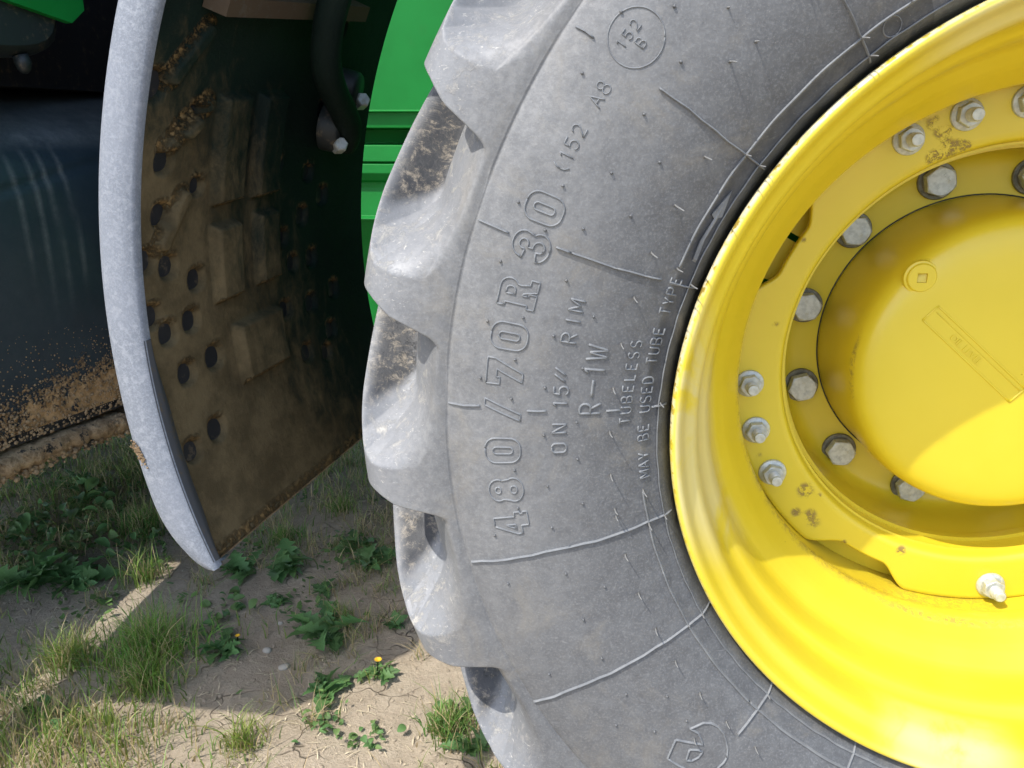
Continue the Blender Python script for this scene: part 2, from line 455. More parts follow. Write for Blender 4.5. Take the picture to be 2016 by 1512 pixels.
def tyre():
    fine = np.arange(122, 240, .085); coarse = np.arange(240, 482, .42)
    th = np.r_[fine, coarse]
    nA = len(swd)
    PA = np.vstack([swd[:-1], Ad]); PB = np.vstack([swd[:-1], Bd])
    # mirror for the far half
    ym = .190
    ia = slice(None, -1)
    step = 8
    mA = PA[:-1][::-step].copy(); mB = PB[:-1][::-step].copy()
    mA[:, 1] = 2*ym-mA[:, 1]; mB[:, 1] = 2*ym-mB[:, 1]
    K1 = len(PA)
    PAf = np.vstack([PA, mA]); PBf = np.vstack([PB, mB])
    far = np.r_[np.zeros(K1), np.ones(len(mA))].astype(bool)
    K = len(PAf)
    yb = np.where(far, 2*ym-PBf[:, 1], PBf[:, 1]); rb = PBf[:, 0]
    # lower-edge offset (deg) and width / ramp per profile node
    e = np.interp(rb, [.619, .622, .630, .640, .660, .677, .690, .699, .706, .711, .716], [5.6, 4.5, 3.3, 2.7, 2.0, 1.4, .75, .28, 0, -.2, -.6])
    e = e-np.clip(yb-.004, 0, 1)*72
    w = np.interp(rb, [.620, .630, .650, .680, .700, .7075, .7125, .7155, .73], [11, 8.2, 4.9, 3.6, 2.9, 3.3, 4.4, 5.6, 6.4])
    f = np.interp(rb, [.620, .650, .700, .7125, .7155, .72], [5.0, 7.5, 6.0, 4.0, 2.4, 1.5])
    g = np.interp(rb, [.620, .640, .680, .72], [1.6, .9, .45, .6])
    T = th[:, None]
    off = np.where(far, PER/2, 0.0)[None, :]
    jit = 0
    a = np.mod(170.45+e[None, :]+off-T+jit, PER)
    q_ = np.clip((a-w[None, :])/f[None, :], 0, 1); q_ = np.where(q_ < .04, q_*q_/.08, q_-.02)/.98
    dn_ = 1-(1-q_)**1.7
    # softened corner where the lower edge meets the worn top
    mk = sstep(a, 0, g[None, :])*(1-dn_)
    lugreg = (rb > .6197)
    mk = mk*lugreg[None, :]
    Pr = PAf[None, :, 0]*(1-mk)+PBf[None, :, 0]*mk
    Py = PAf[None, :, 1]*(1-mk)+PBf[None, :, 1]*mk
    # subtle unevenness
    Tt = np.broadcast_to(T, Pr.shape)
    un = .00012*np.sin(np.radians(Tt)*37+Pr*30)
    Py = Py+un
    # shallow crease just inside the lug bases
    V = W3(Pr, Tt, Py).reshape(-1, 3)
    lug = sstep(np.broadcast_to(rb[None, :], Pr.shape), .635, .70)
    ramp_up = sstep(a, w[None, :], (w+.5*f)[None, :])*sstep(a, PER-.0, PER-4)
    wear = sstep(a, (w-.02*f)[None, :], (w+.2*f)[None, :])*(1-sstep(a, (w+.9*f)[None, :], (w+1.05*f)[None, :]))
    wear = wear*sstep(np.broadcast_to(yb[None, :], Pr.shape), .008, .020)
    lugreg_no = 1.0
    pale_amt = sstep(np.broadcast_to(rb[None, :], Pr.shape), .455, .575)*(1-.75*sstep(Tt, 188, 212))*(.55+.45*sstep(Tt, 128, 150))  # paler towards the tread, less so at the lower angles
    bead_shade = (1-sstep(np.broadcast_to(rb[None, :], Pr.shape), .431, .436))*lugreg_no*(1-sstep(Tt, 172, 186)*.75)
    me = mesh('tyre', V, grid_faces(len(th), K, True), dict(lug=lug.ravel(), wear=wear.ravel(), pale_amt=pale_amt.ravel(), bead_shade=bead_shade.ravel()))
    return link('tyre', me, TR, [M['rubber']])
TY = tyre()
TY['label'] = 'big grey rubber tractor tyre with dusty lugs and raised lettering'

# ridges and lettering lie on the sidewall
def on_sw(r, th, h=0.0):
    r = np.asarray(r, float); th = np.asarray(th, float)
    return W3(r, th, sw_y(r)-h)
def ridge(mb, pts, wd=.0016, ht=.0012):
    """pts: (k,2) of r,theta ; triangular bead of rubber"""
    P = np.array(pts, float)
    # resample to 4 mm steps
    xy = np.stack([P[:, 0]*np.cos(np.radians(P[:, 1])), P[:, 0]*np.sin(np.radians(P[:, 1]))], -1)
    d = np.r_[0, np.cumsum(np.linalg.norm(np.diff(xy, axis=0), axis=1))]
    n = max(2, int(d[-1]/.0035)+1)
    t = np.linspace(0, d[-1], n)
    if len(P) > 2: t = np.unique(np.r_[t, d])
    r = np.interp(t, d, P[:, 0]); th = np.interp(t, d, P[:, 1])
    C = np.stack([r*np.cos(np.radians(th)), r*np.sin(np.radians(th))], -1)
    Tn = np.gradient(C, axis=0); Tn /= np.linalg.norm(Tn, axis=1)[:, None]+1e-12
    N = np.stack([-Tn[:, 1], Tn[:, 0]], -1)
    V = []
    for o_, hh in ((-1, -.0006), (-.45, ht*.8), (0, ht), (.45, ht*.8), (1, -.0006)):
        Q = C+N*o_*wd; rr = np.hypot(Q[:, 0], Q[:, 1])
        V.append(np.stack([Q[:, 0], sw_y(rr)-hh, Q[:, 1]+H], -1))
    V = np.stack(V, 1); k = len(C)
    F = [tuple(x) for x in grid_faces(k, 5)]
    F += [(0, 1, 2, 3, 4), tuple((k-1)*5+j for j in (4, 3, 2, 1, 0))]
    mb.add(V.reshape(-1, 3), F)
def radial(th, r0, r1, wd=.0011, ht=.0022, wig=.12):
    mb = MB(); rr = np.linspace(r0, r1, max(3, int((r1-r0)/.012)))
    tt = th+wig*np.sin(rr*70+th)*.5+wig*.4*np.sin(rr*190+th*3)
    ridge(mb, np.stack([rr, tt], -1), wd, ht)
    mb.build('mould_line', M['letter'], TY, sm=True)
for th, segs in ((129.6, [(.413, .56)]), (145.7, [(.412, .528), (.594, .611)]), (162.0, [(.411, .438), (.446, .544), (.587, .616)]),
                 (178.05, [(.411, .426), (.456, .469), (.524, .542), (.586, .617)]), (193.9, [(.411, .6155)]), (210.3, [(.408, .618)]),
                 (226.9, [(.405, .466)]), (243.0, [(.405, .60)])):
    for a, b in segs: radial(th, a, b, ht=.0028 if b-a > .05 or b < .43 else .0024)
for a, b in ((112, 160.2), (189.3, 262)):
    mb = MB(); tt = np.arange(a, b, .8); ridge(mb, np.stack([.4352+.0003*np.sin(tt*.9), tt], -1), .0014, .0024)
    mb.build('ring_line', M['letter'], TY, sm=True)
mb = MB(); tt = np.arange(105, 265, .7); ridge(mb, np.stack([.4188+.0004*np.sin(tt*1.3)*np.sin(tt*.31), tt], -1), .0009, .0022)
mb.build('bead_line', M['letter'], TY, sm=True)

# --- big outlined characters: paths in a 0..1 box, x along reading direction, y towards the tread
def arc(cx, cy, rx, ry, a0, a1, n=10):
    return [(cx+rx*math.cos(math.radians(a0+(a1-a0)*i/n)), cy+ry*math.sin(math.radians(a0+(a1-a0)*i/n))) for i in range(n+1)]
def rrect(x0, y0, x1, y1, r):
    return arc(x1-r, y1-r, r, r, 90, 0, 6)+arc(x1-r, y0+r, r, r, 0, -90, 6)+arc(x0+r, y0+r, r, r, -90, -180, 6)+arc(x0+r, y1-r, r, r, 180, 90, 6)
def closed(p): return list(p)+[p[0]]
GL = {
 '0': [closed(rrect(0, 0, .74, 1, .30)), closed(rrect(.27, .22, .47, .78, .095))],
 '8': [closed(arc(.36, .73, .33, .27, -28, 208, 14)+arc(.36, .28, .37, .28, 152, 388, 16)), closed(arc(.36, .73, .10, .085, 0, 340, 10)), closed(arc(.36, .28, .12, .10, 0, 340, 10))],
 '4': [[(.30, 1), (.56, 1), (.56, .38), (.70, .38), (.70, .22), (.64, .22), (.64, .13), (.70, .13), (.70, 0), (.26, 0), (.26, .22), (0, .22), (0, .36), (.30, 1)], [(.31, .66), (.31, .38), (.17, .38), (.31, .66)]],
 '7': [[(0, 1), (.72, 1), (.72, .80), (.36, 0), (.10, 0), (.42, .72), (.20, .72), (.20, .62), (0, .62), (0, 1)]],
 'R': [[(0, 1), (.50, 1)]+arc(.50, .76, .24, .24, 90, -60, 8)+[(.60, .46), (.66, .22), (.80, .22), (.80, 0), (.50, 0), (.40, .36), (.34, .36), (.34, .20), (.42, .20), (.42, 0), (0, 0), (0, .20), (.10, .20), (.10, .80), (0, .80), (0, 1)], [(.33, .82), (.45, .82)]+arc(.45, .70, .09, .12, 90, -90, 6)+[(.33, .58), (.33, .82)]],
 '3': [[(.0, .68), (.22, .64)]+arc(.37, .70, .13, .12, 200, -60, 7)+[(.30, .58), (.30, .44)]+arc(.36, .29, .15, .15, 80, -150, 8)+[(.22, .34), (-.02, .30)]+arc(.35, .29, .37, .29, 195, 400, 14)+arc(.37, .73, .33, .27, -18, 175, 12)+[(.0, .68)]],
 '/': [[(0, 0), (.20, 0), (.62, 1), (.42, 1), (0, 0)]],
}
def place_big(ch, thc, r0=.548, hgt_=.0335):
    mb = MB(); gl = GL[ch]
    xs = [p[0] for pa in gl for p in pa]; xm = (min(xs)+max(xs))/2
    for pa in gl:
        q = [(r0+y*hgt_, thc-math.degrees((x-xm)*hgt_/(r0+.5*hgt_))) for x, y in pa]
        ridge(mb, q, .00105, .0013)
    mb.build('raised_character', M['letter'], TY, sm=True)['label'] = 'outlined raised character %s of the tyre size' % ch
for ch, t in zip('480/70R30', [190.15, 186.5, 182.35, 178.2, 174.45, 171.0, 166.85, 162.55, 159.1]):
    place_big(ch, t)

def text_mesh(s, size, depth=.001, off=0.0, res=3):
    cu = bpy.data.curves.new('txt', 'FONT'); cu.body = s; cu.size = size; cu.extrude = depth; cu.offset = off
    cu.align_x = 'CENTER'; cu.align_y = 'BOTTOM_BASELINE'; cu.resolution_u = res
    o = bpy.data.objects.new('txt', cu); COL.objects.link(o)
    bpy.context.view_layer.update()
    dg = bpy.context.evaluated_depsgraph_get()
    me = bpy.data.meshes.new_from_object(o.evaluated_get(dg))
    bpy.data.objects.remove(o); return me
def char_mb(mb, ch, thc, r0, size, ht=.0012, off=.0, sx=1.0):
    """size: cap height in metres"""
    me = text_mesh(ch, size/.73, 1.0, off)
    V = np.array([v.co[:] for v in me.vertices])
    if not len(V): return
    xm = (V[:, 0].min()+V[:, 0].max())/2
    x = (V[:, 0]-xm)*sx; y = V[:, 1]; front = V[:, 2] > 0
    r = r0+y; th = thc-np.degrees(x/(r0+size/2))
    ins = np.where(front, ht, -.0008)
    P = np.stack([r*np.cos(np.radians(th)), sw_y(r)-ins, r*np.sin(np.radians(th))+H], -1)
    mb.add(P, [tuple(p.vertices) for p in me.polygons])
    bpy.data.meshes.remove(me)
def bulge(x0, y0, y1, rx, n=7):
    ry = (y1-y0)/2; return [(x0+rx*math.sin(math.pi*i/n), y1-ry*(1-math.cos(math.pi*i/n))) for i in range(n+1)]
ST = {   # single strokes in a box one high; (paths, width)
 'A': ([[(0, 0), (.33, 1), (.66, 0)], [(.13, .36), (.53, .36)]], .66),
 'B': ([[(0, 0), (0, 1), (.3, 1)]+bulge(.3, .53, 1, .26)+[(0, .53)], [(.3, .53)]+bulge(.32, 0, .53, .30)+[(0, 0)]], .62),
 'D': ([[(0, 0), (0, 1), (.25, 1)]+bulge(.25, 0, 1, .35, 9)+[(0, 0)]], .6),
 'E': ([[(.55, 1), (0, 1), (0, 0), (.57, 0)], [(0, .52), (.45, .52)]], .56), 'I': ([[(0, 0), (0, 1)]], .02),
 'L': ([[(0, 1), (0, 0), (.52, 0)]], .52), 'M': ([[(0, 0), (0, 1), (.36, .25), (.72, 1), (.72, 0)]], .72),
 'N': ([[(0, 0), (0, 1), (.62, 0), (.62, 1)]], .62), 'O': ([closed(rrect(0, 0, .66, 1, .27))], .66),
 'P': ([[(0, 0), (0, 1), (.3, 1)]+bulge(.3, .45, 1, .30)+[(0, .45)]], .6),
 'R': ([[(0, 0), (0, 1), (.3, 1)]+bulge(.3, .47, 1, .30)+[(0, .47)], [(.3, .47), (.62, 0)]], .62),
 'S': ([arc(.30, .745, .28, .255, 35, 270, 9)+arc(.30, .25, .30, .25, 90, -145, 9)], .6),
 'T': ([[(0, 1), (.62, 1)], [(.31, 1), (.31, 0)]], .62), 'U': ([[(0, 1), (0, .28)]+arc(.30, .28, .30, .28, 180, 360, 8)+[(.60, 1)]], .6),
 'W': ([[(0, 1), (.22, 0), (.44, .85), (.66, 0), (.88, 1)]], .88), 'Y': ([[(0, 1), (.31, .45), (.62, 1)], [(.31, .45), (.31, 0)]], .62),
 '1': ([[(0, .78), (.2, 1), (.2, 0)]], .2), '2': ([arc(.29, .70, .28, .30, 165, -35, 8)+[(0, 0), (.6, 0)]], .6),
 '5': ([[(.55, 1), (.06, 1), (.03, .55)]+arc(.28, .32, .31, .31, 120, -150, 10)], .6),
 '8': ([closed(arc(.30, .75, .24, .25, -90, 250, 12)), closed(arc(.30, .26, .30, .26, 90, 430, 12))], .6),
 '(': ([[(.25, 1.1), (.05, .8), (0, .5), (.05, .2), (.25, -.1)]], .25),
}
def word(chars, r0, size, ht, name, wd=.001, sx=1.0):
    for ch, th in chars:
        if ch == ' ': continue
        mb = MB(); pths, w_ = ST[ch]
        for pa in pths:
            ridge(mb, [(r0+y*size, th-math.degrees((x-w_/2)*sx*size/(r0+size/2))) for x, y in pa], wd, ht)
        mb.build(name, M['letter'], TY, sm=True)
def seq(s, a, b): return [(c, a+(b-a)*i/(len(s)-1)) for i, c in enumerate(s)]
word([('O', 182.2), ('N', 180.0), ('1', 177.35), ('5', 175.8), ('R', 170.15), ('I', 168.35), ('M', 166.75)], .505, .0135, .0018, 'raised_letter', .0012)
for dx in (-.35, .35):
    mb = MB(); ridge(mb, [(.509, 174.5+dx), (.5195, 173.75+dx)], .0011, .0016)
    mb.build('inch_mark', M['letter'], TY, sm=True)
word([('R', 177.75), ('1', 173.45), ('W', 171.35)], .4745, .019, .0018, 'raised_letter', .0015, .82)
mb = MB(); ridge(mb, [(.4835, 176.35), (.4835, 174.45)], .0016, .0016); mb.build('dash_mark', M['letter'], TY, sm=True)
word(seq('TUBELESS', 179.5, 169.9), .4455, .0100, .0019, 'raised_letter', .00105)
word(seq('MAY BE USED TUBE TYPE', 187.1, 161.7), .4275, .0100, .0019, 'raised_letter', .00105)
word([('(', 155.35), ('1', 154.4), ('5', 153.25), ('2', 152.05), ('A', 149.35), ('8', 148.2)], .560, .0120, .0011, 'raised_letter', .0008)
word([('1', 144.85), ('5', 143.95), ('2', 143.05)], .5690, .0085, .0011, 'raised_letter', .0007)
word([('B', 143.8)], .5570, .0085, .0011, 'raised_letter', .0007)
def circ(r, th, rad, wd=.0008, ht=.0009, n=40):
    mb = MB(); c = np.array([r*math.cos(R_(th)), r*math.sin(R_(th))])
    a = np.linspace(0, 2*math.pi, n); x = c[0]+rad*np.cos(a); z = c[1]+rad*np.sin(a)
    ridge(mb, np.stack([np.hypot(x, z), np.degrees(np.arctan2(z, x)) % 360], -1), wd, ht)
    mb.build('raised_ring', M['letter'], TY, sm=True)
circ(.5665, 143.75, .0225); circ(.4275, 126.4, .0075, .0007, .0012)
mb = MB()
ridge(mb, [(.515, 222.0), (.498, 224.7), (.495, 223.9), (.493, 223.1), (.496, 222.0), (.482, 222.5), (.476, 223.3), (.474, 224.3), (.475, 225.5), (.479, 226.5), (.484, 227.4), (.491, 228.1), (.497, 228.3), (.505, 228.3), (.517, 228.5), (.528, 227.8), (.53, 225.9), (.533, 224.9), (.535, 224.0), (.536, 223.3), (.515, 222.0)], .0013, .0018)
ridge(mb, [(.512, 224.1), (.523, 224.9), (.519, 225.4), (.511, 225.6), (.504, 225.4), (.506, 224.8), (.512, 224.1)], .0013, .0018)
mb.build('raised_emblem', M['letter'], TY, sm=True)
# rotation arrow moulded between ring line and bead
mb = MB()
for poly in ([(.4225, 159.0), (.4265, 158.9), (.4285, 156.5), (.427, 153.2), (.431, 152.9), (.4265, 149.4), (.4205, 152.6), (.4235, 152.9), (.4245, 156.2)],):
    n_ = len(poly)
    P0 = on_sw([p[0] for p in poly], [p[1] for p in poly], -.0006); P1 = on_sw([p[0] for p in poly], [p[1] for p in poly], .0018)
    cx = P1.mean(0); P1 = P1*.9+cx*.1; P1[:, 1] -= .0002
    V = np.vstack([P0, P1]); mb.add(V, [(i, (i+1) % n_, n_+(i+1) % n_, n_+i) for i in range(n_)]+[tuple(range(n_, 2*n_))])
mb.build('raised_arrow', M['letter'], TY)

# rubber hairs left by the mould
def hair(r, th, h, lean=.35, rad=.0008):
    b = on_sw(r, th); d = np.array([.55+random.uniform(-.2, .2), -1, -.12+random.uniform(-.15, .15)])
    P = []
    for i in range(5):
        u = i/4; P.append(b+np.array([d[0]*h*lean*u*u, -h*u, d[2]*h*lean*u*u]))
    V, F = tube(P, [rad*1.6, rad, rad, rad*.9, rad*.6], 6)
    mb = MB(); mb.add(V, F); return mb.build('rubber_hair', M['spew'], TY, sm=True)
HA = [(148.3, .021), (153.9, .026), (159.4, .021), (164.6, .018), (170.0, .016), (175.3, .0145), (180.7, .014), (186.1, .0135), (190.6, .013), (191.6, .010),
      (196.9, .0115), (202.5, .011), (208, .011), (213.4, .0105), (219.1, .010), (224.6, .010), (230, .010)]
for t, h in HA: hair(.4645, t, h)
for r, t, h in ((.4965, 140.3, .020), (.4353, 189.2, .015), (.4353, 194, .015), (.4353, 210.3, .004), (.4365, 160.2, .016), (.4353, 145.7, .014), (.4188, 145.7, .014), (.4188, 129.6, .014), (.4353, 129.6, .012), (.4188, 193.9, .010), (.4188, 210.3, .009), (.4188, 226.9, .008), (.418, 161.6, .018),
                (.418, 177.6, .012), (.494, 131.6, .007), (.526, 137.4, .004), (.492, 137.6, .007), (.497, 131, .006), (.50, 223.3, .010)):
    hair(r, t, h)
VT = [(0.588, 143.0), (0.558, 140.2), (0.527, 143.0), (0.587, 148.2), (0.527, 148.2), (0.495, 151.0), (0.526, 153.9), (0.495, 156.7), (0.558, 156.7), (0.558, 160.8), (0.528, 159.5), (0.556, 169.0), (0.527, 164.6), (0.526, 170.2), (0.495, 167.5), (0.557, 173.1), (0.495, 173.2), (0.527, 175.6), (0.557, 177.0), (0.526, 180.7), (0.496, 179.3), (0.495, 183.6), (0.525, 186.4), (0.494, 189.0), (0.527, 191.2), (0.556, 188.5), (0.525, 196.9), (0.525, 213.6), (0.492, 216.6), (0.526, 219.5), (0.493, 220.8), (0.554, 216.4), (0.588, 159.4), (0.587, 164.6), (0.587, 170.0), (0.587, 175.3), (0.555, 184.4), (0.584, 191.2), (0.584, 196.6), (0.493, 199.9), (0.525, 202.9), (0.526, 208.2), (0.584, 207.7)]
mb = MB()
for r, t in VT:
    b = on_sw(r, t); V, F = tube([b+np.array([0, .001, 0]), b+np.array([.0003, -.0012, 0]), b+np.array([.0005, -.0022, -.0003])], [.0014, .0013, .0009], 7); mb.add(V, F)
mb.build('vent_stubs', M['rubber'], TY, sm=True, kind='stuff')

# ------------------------------------------------------------------ rim
rimp = dense([(.380, .075), (.392, .045), (.398, .026), (.4035, .018), (.4062, .010), (.4065, .003), (.4045, -.0015), (.4010, -.0022), (.3975, .000), (.3945, .006), (.3915, .014),
              (.3865, .0205), (.3805, .0260), (.3768, .034), (.3758, .046), (.3750, .060), (.3730, .070), (.3685, .0775), (.3625, .0845), (.3588, .094), (.3572, .108), (.3560, .120), (.3522, .129),
              (.3450, .138), (.3340, .152), (.3235, .169), (.3168, .1795), (.3138, .186), (.3134, .194), (.3156, .204), (.3165, .24), (.3165, .30), (.322, .33), (.36, .36), (.385, .38)], 300, 1)
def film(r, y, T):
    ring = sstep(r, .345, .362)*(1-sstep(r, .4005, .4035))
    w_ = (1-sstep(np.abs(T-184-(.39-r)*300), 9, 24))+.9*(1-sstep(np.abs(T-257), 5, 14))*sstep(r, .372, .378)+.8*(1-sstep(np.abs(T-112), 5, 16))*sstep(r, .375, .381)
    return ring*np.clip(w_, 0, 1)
def mudrim(r, y, T):
    return np.clip((1-sstep(np.abs(y-.195), .0, .03))*(1-sstep(np.abs(T-205), 20, 70))*.45+(1-sstep(np.abs(r-.318), 0, .006))*(1-sstep(np.abs(T-265), 5, 25))*.38, 0, 1)
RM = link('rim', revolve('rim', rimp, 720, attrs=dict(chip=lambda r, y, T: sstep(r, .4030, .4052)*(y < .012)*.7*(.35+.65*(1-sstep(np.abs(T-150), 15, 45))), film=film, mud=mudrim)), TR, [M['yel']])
# inner bracket ring behind the disc
N_ = 240; V = []; F = []
mb = MB()
for i in range(N_):
    t0, t1 = i*360/N_, (i+1)*360/N_
    tm = (t0+t1)/2
    if any(abs((tm-c+180) % 360-180) < w_ for c, w_ in ((150.6, 1.1), (163.5, .9), (138.6, .9))): continue
    a = W3(np.array([.245, .3163, .3163, .245]), np.array([t0, t0, t1, t1]), .262); b = a+np.array([0, .012, 0])
    k = len(mb.V)
    mb.add(np.vstack([a, b]), [(0, 1, 2, 3), (7, 6, 5, 4), (0, 4, 5, 1), (2, 6, 7, 3), (1, 5, 6, 2), (3, 7, 4, 0)])
o = mb.build('bracket_ring', M['yel'], TR)

# ------------------------------------------------------------------ wheel disc
def disc_edge(T):
    R = np.full(T.shape, .3158)
    for c in (153.3, 243.3, 333.3, 63.3):
        d = np.abs((T-c+180) % 360-180)
        R = R-.0270*(1-sstep(d, 5.5, 14.2))
    return R
prof = dense([(.262, .2282), (.2575, .2292), (.2545, .2335), (.2520, .245), (.2480, .275), (.2440, .305), (.2410, .326), (.236, .337), (.229, .3425), (.215, .345), (.17, .3455)], 60, 2)
def disc():
    th = np.linspace(0, 360, 960, endpoint=False); T = th[:, None]
    Re = disc_edge(T)
    u = np.linspace(1, 0, 14)[None, :]
    fr = .262+(Re-.0015-.262)*u; fy = np.full(fr.shape, .2280)
    back = np.concatenate([Re-.003, Re, Re, Re-.0015], 1); by = np.array([[.240, .2385, .2295, .2280]])*np.ones_like(T)
    pr = np.broadcast_to(prof[None, 1:, 0], (960, len(prof)-1)); py = np.broadcast_to(prof[None, 1:, 1], pr.shape)
    # pressed fold in the floor
    r = np.concatenate([back[:, :1]*0+.25, back, fr[:, 1:], pr], 1); y = np.concatenate([back[:, :1]*0+.242, by, fy[:, 1:], py], 1)
    Tn = np.broadcast_to(T, r.shape)
    V = W3(r, Tn, y).reshape(-1, 3)
    def blob(th_, r_, s, am):
        dx = r*np.cos(np.radians(Tn))-r_*math.cos(R_(th_)); dz = r*np.sin(np.radians(Tn))-r_*math.sin(R_(th_))
        return am*np.exp(-(dx*dx+dz*dz)/(s*s))
    edge = (sstep(r, disc_edge(Tn)-.006, disc_edge(Tn)-.001)*.26*(.5+.5*np.sin(np.radians(Tn)*7)))*(y < .235)
    mud = edge
    for th_, r_, s_, am in ((116.4, .312, .004, .8), (115.4, .299, .005, .8), (114.4, .286, .005, .9), (113.6, .273, .005, .8), (117.4, .263, .006, .95), (115.3, .2635, .007, 1), (112.9, .264, .007, 1), (110.8, .2645, .006, 1), (109.2, .261, .005, .8),
                           (113.9, .302, .003, .6), (112.4, .284, .005, .8), (222.8, .262, .003, .6), (219.2, .272, .0085, 1.1), (222.9, .299, .006, .8), (225.6, .287, .007, .75), (228, .292, .009, .5), (237.4, .2885, .004, .8), (251.7, .2635, .0055, 1.0), (205, .30, .004, .4), (171, .272, .003, .7), (150, .285, .003, .6)):
        mud = mud+blob(th_, r_, s_, am)
    return link('wheel_disc', mesh('wheel_disc', V, grid_faces(960, r.shape[1], True, flip=True), dict(mud=mud.ravel()*(y < .24).ravel())), TR, [M['yel']])
DC = disc()

# ------------------------------------------------------------------ hub cover
hubp = dense([(.1860, .350), (.1850, .340), (.1840, .31), (.1832, .275), (.1818, .245), (.1800, .228), (.1770, .2165), (.1720, .2085), (.1640, .2030), (.1540, .2000), (.135, .1975), (.10, .1955), (.05, .194), (.0005, .1935)], 90, 1)
HB = link('hub_cover', revolve('hub_cover', hubp, 360, attrs=dict(mud=lambda r, y, T: (1-sstep(np.abs(r-.1775), 0, .003))*(1-sstep(np.abs(T-182), 6, 22))*.42)), TR, [M['yel']])
# dark seam round the hub
V, F = [], []
mb = MB(); t_ = np.linspace(0, 360, 181)
ring = W3(np.full(181, .1868), t_, .3452); V, F = tube(ring, .0010, 6, False); mb.add(V, F); mb.build('seam', M['black'], TR, sm=True)
def hub_y(r): return np.interp(r, hubp[::-1, 0], hubp[::-1, 1])
# filler plug
def plug():
    cx, cz = -.1220, .1065
    yb = float(hub_y(math.hypot(cx, cz)))
    n = 40; V = []; F = []
    prof_ = [(.0195, .004), (.0188, -.0008), (.0162, -.0016), (.0158, -.0030), (.0148, -.0042), (.0080, -.0042)]
    for r, dy in prof_:
        for i in range(n):
            a = 2*math.pi*i/n+math.pi/4; V.append((cx+r*math.cos(a), yb+dy, cz+r*math.sin(a)+H))
    for k in range(len(prof_)-1):
        for i in range(n): F.append((k*n+i, k*n+(i+1) % n, (k+1)*n+(i+1) % n, (k+1)*n+i))
    # square socket
    s = .0052
    for dy in (-.0042, .006):
        for i in range(n):
            a = 2*math.pi*i/n+math.pi/4; q = max(abs(math.cos(a)), abs(math.sin(a)))
            V.append((cx+s*math.cos(a)/q, yb+dy, cz+s*math.sin(a)/q+H))
    b = (len(prof_)-1)*n; c = len(prof_)*n
    for i in range(n):
        F.append((b+i, b+(i+1) % n, c+(i+1) % n, c+i)); F.append((c+i, c+(i+1) % n, c+n+(i+1) % n, c+n+i))
    F.append(tuple(c+n+i for i in range(n)))
    mb = MB(); mb.add(V, F); o = mb.build('filler_plug', M['yel'], HB, sm=False)
    for p in o.data.polygons: p.use_smooth = False
    b2 = o.modifiers.new('b', 'BEVEL'); b2.width = .0004; b2.segments = 2
plug()
# oil level mark
def hub_pt(x, z, h=0.0): return (x, float(hub_y(math.hypot(x, z)))-h, z+H)
def hub_ridge(mb, pts, wd=.0011, ht=.0010):
    P = np.array(pts, float)
    for a, b in zip(P[:-1], P[1:]):
        L = np.linalg.norm(b-a); t = (b-a)/L; nn = np.array([-t[1], t[0]]); k = max(2, int(L/.01)+2)
        V = []
        for i in range(k):
            c = a+(b-a)*i/(k-1)
            for o_, hh in ((-1, -.0008), (-.5, ht), (.5, ht), (1, -.0008)):
                q_ = c+nn*o_*wd; V.append(hub_pt(q_[0], q_[1], hh))
        F = [tuple(f) for f in grid_faces(k, 4)]+[(0, 1, 2, 3), tuple((k-1)*4+j for j in (3, 2, 1, 0))]
        mb.add(V, F)
A0 = np.array([-.1010, .0755]); dr = np.array([.0985, -.0845]); dr /= np.linalg.norm(dr); nr = np.array([-dr[1], dr[0]])*-1
mb = MB(); Lm = .142; Wm = .0215
q0 = A0; q1 = A0+dr*Lm; q2 = q1+nr*Wm; q3 = A0+nr*Wm
hub_ridge(mb, [q0, q1, q2, q3, q0], .0015, .0011)
hub_ridge(mb, [q0+nr*.0055+dr*.004, q1+nr*.0055-dr*.003], .0008, .0009)
mb.build('level_frame', M['yel'], HB, sm=True)
mb = MB()
me = text_mesh('OIL LEVEL', .0108, 1.0, .0002)
Vt = np.array([v.co[:] for v in me.vertices])
c0 = A0+dr*.060+nr*.0165
P = [hub_pt(*(c0+dr*x+(-nr)*y), .0010 if z > 0 else -.0006) for x, y, z in Vt]
mb.add(P, [tuple(p.vertices) for p in me.polygons]); mb.build('level_lettering', M['yel'], HB)

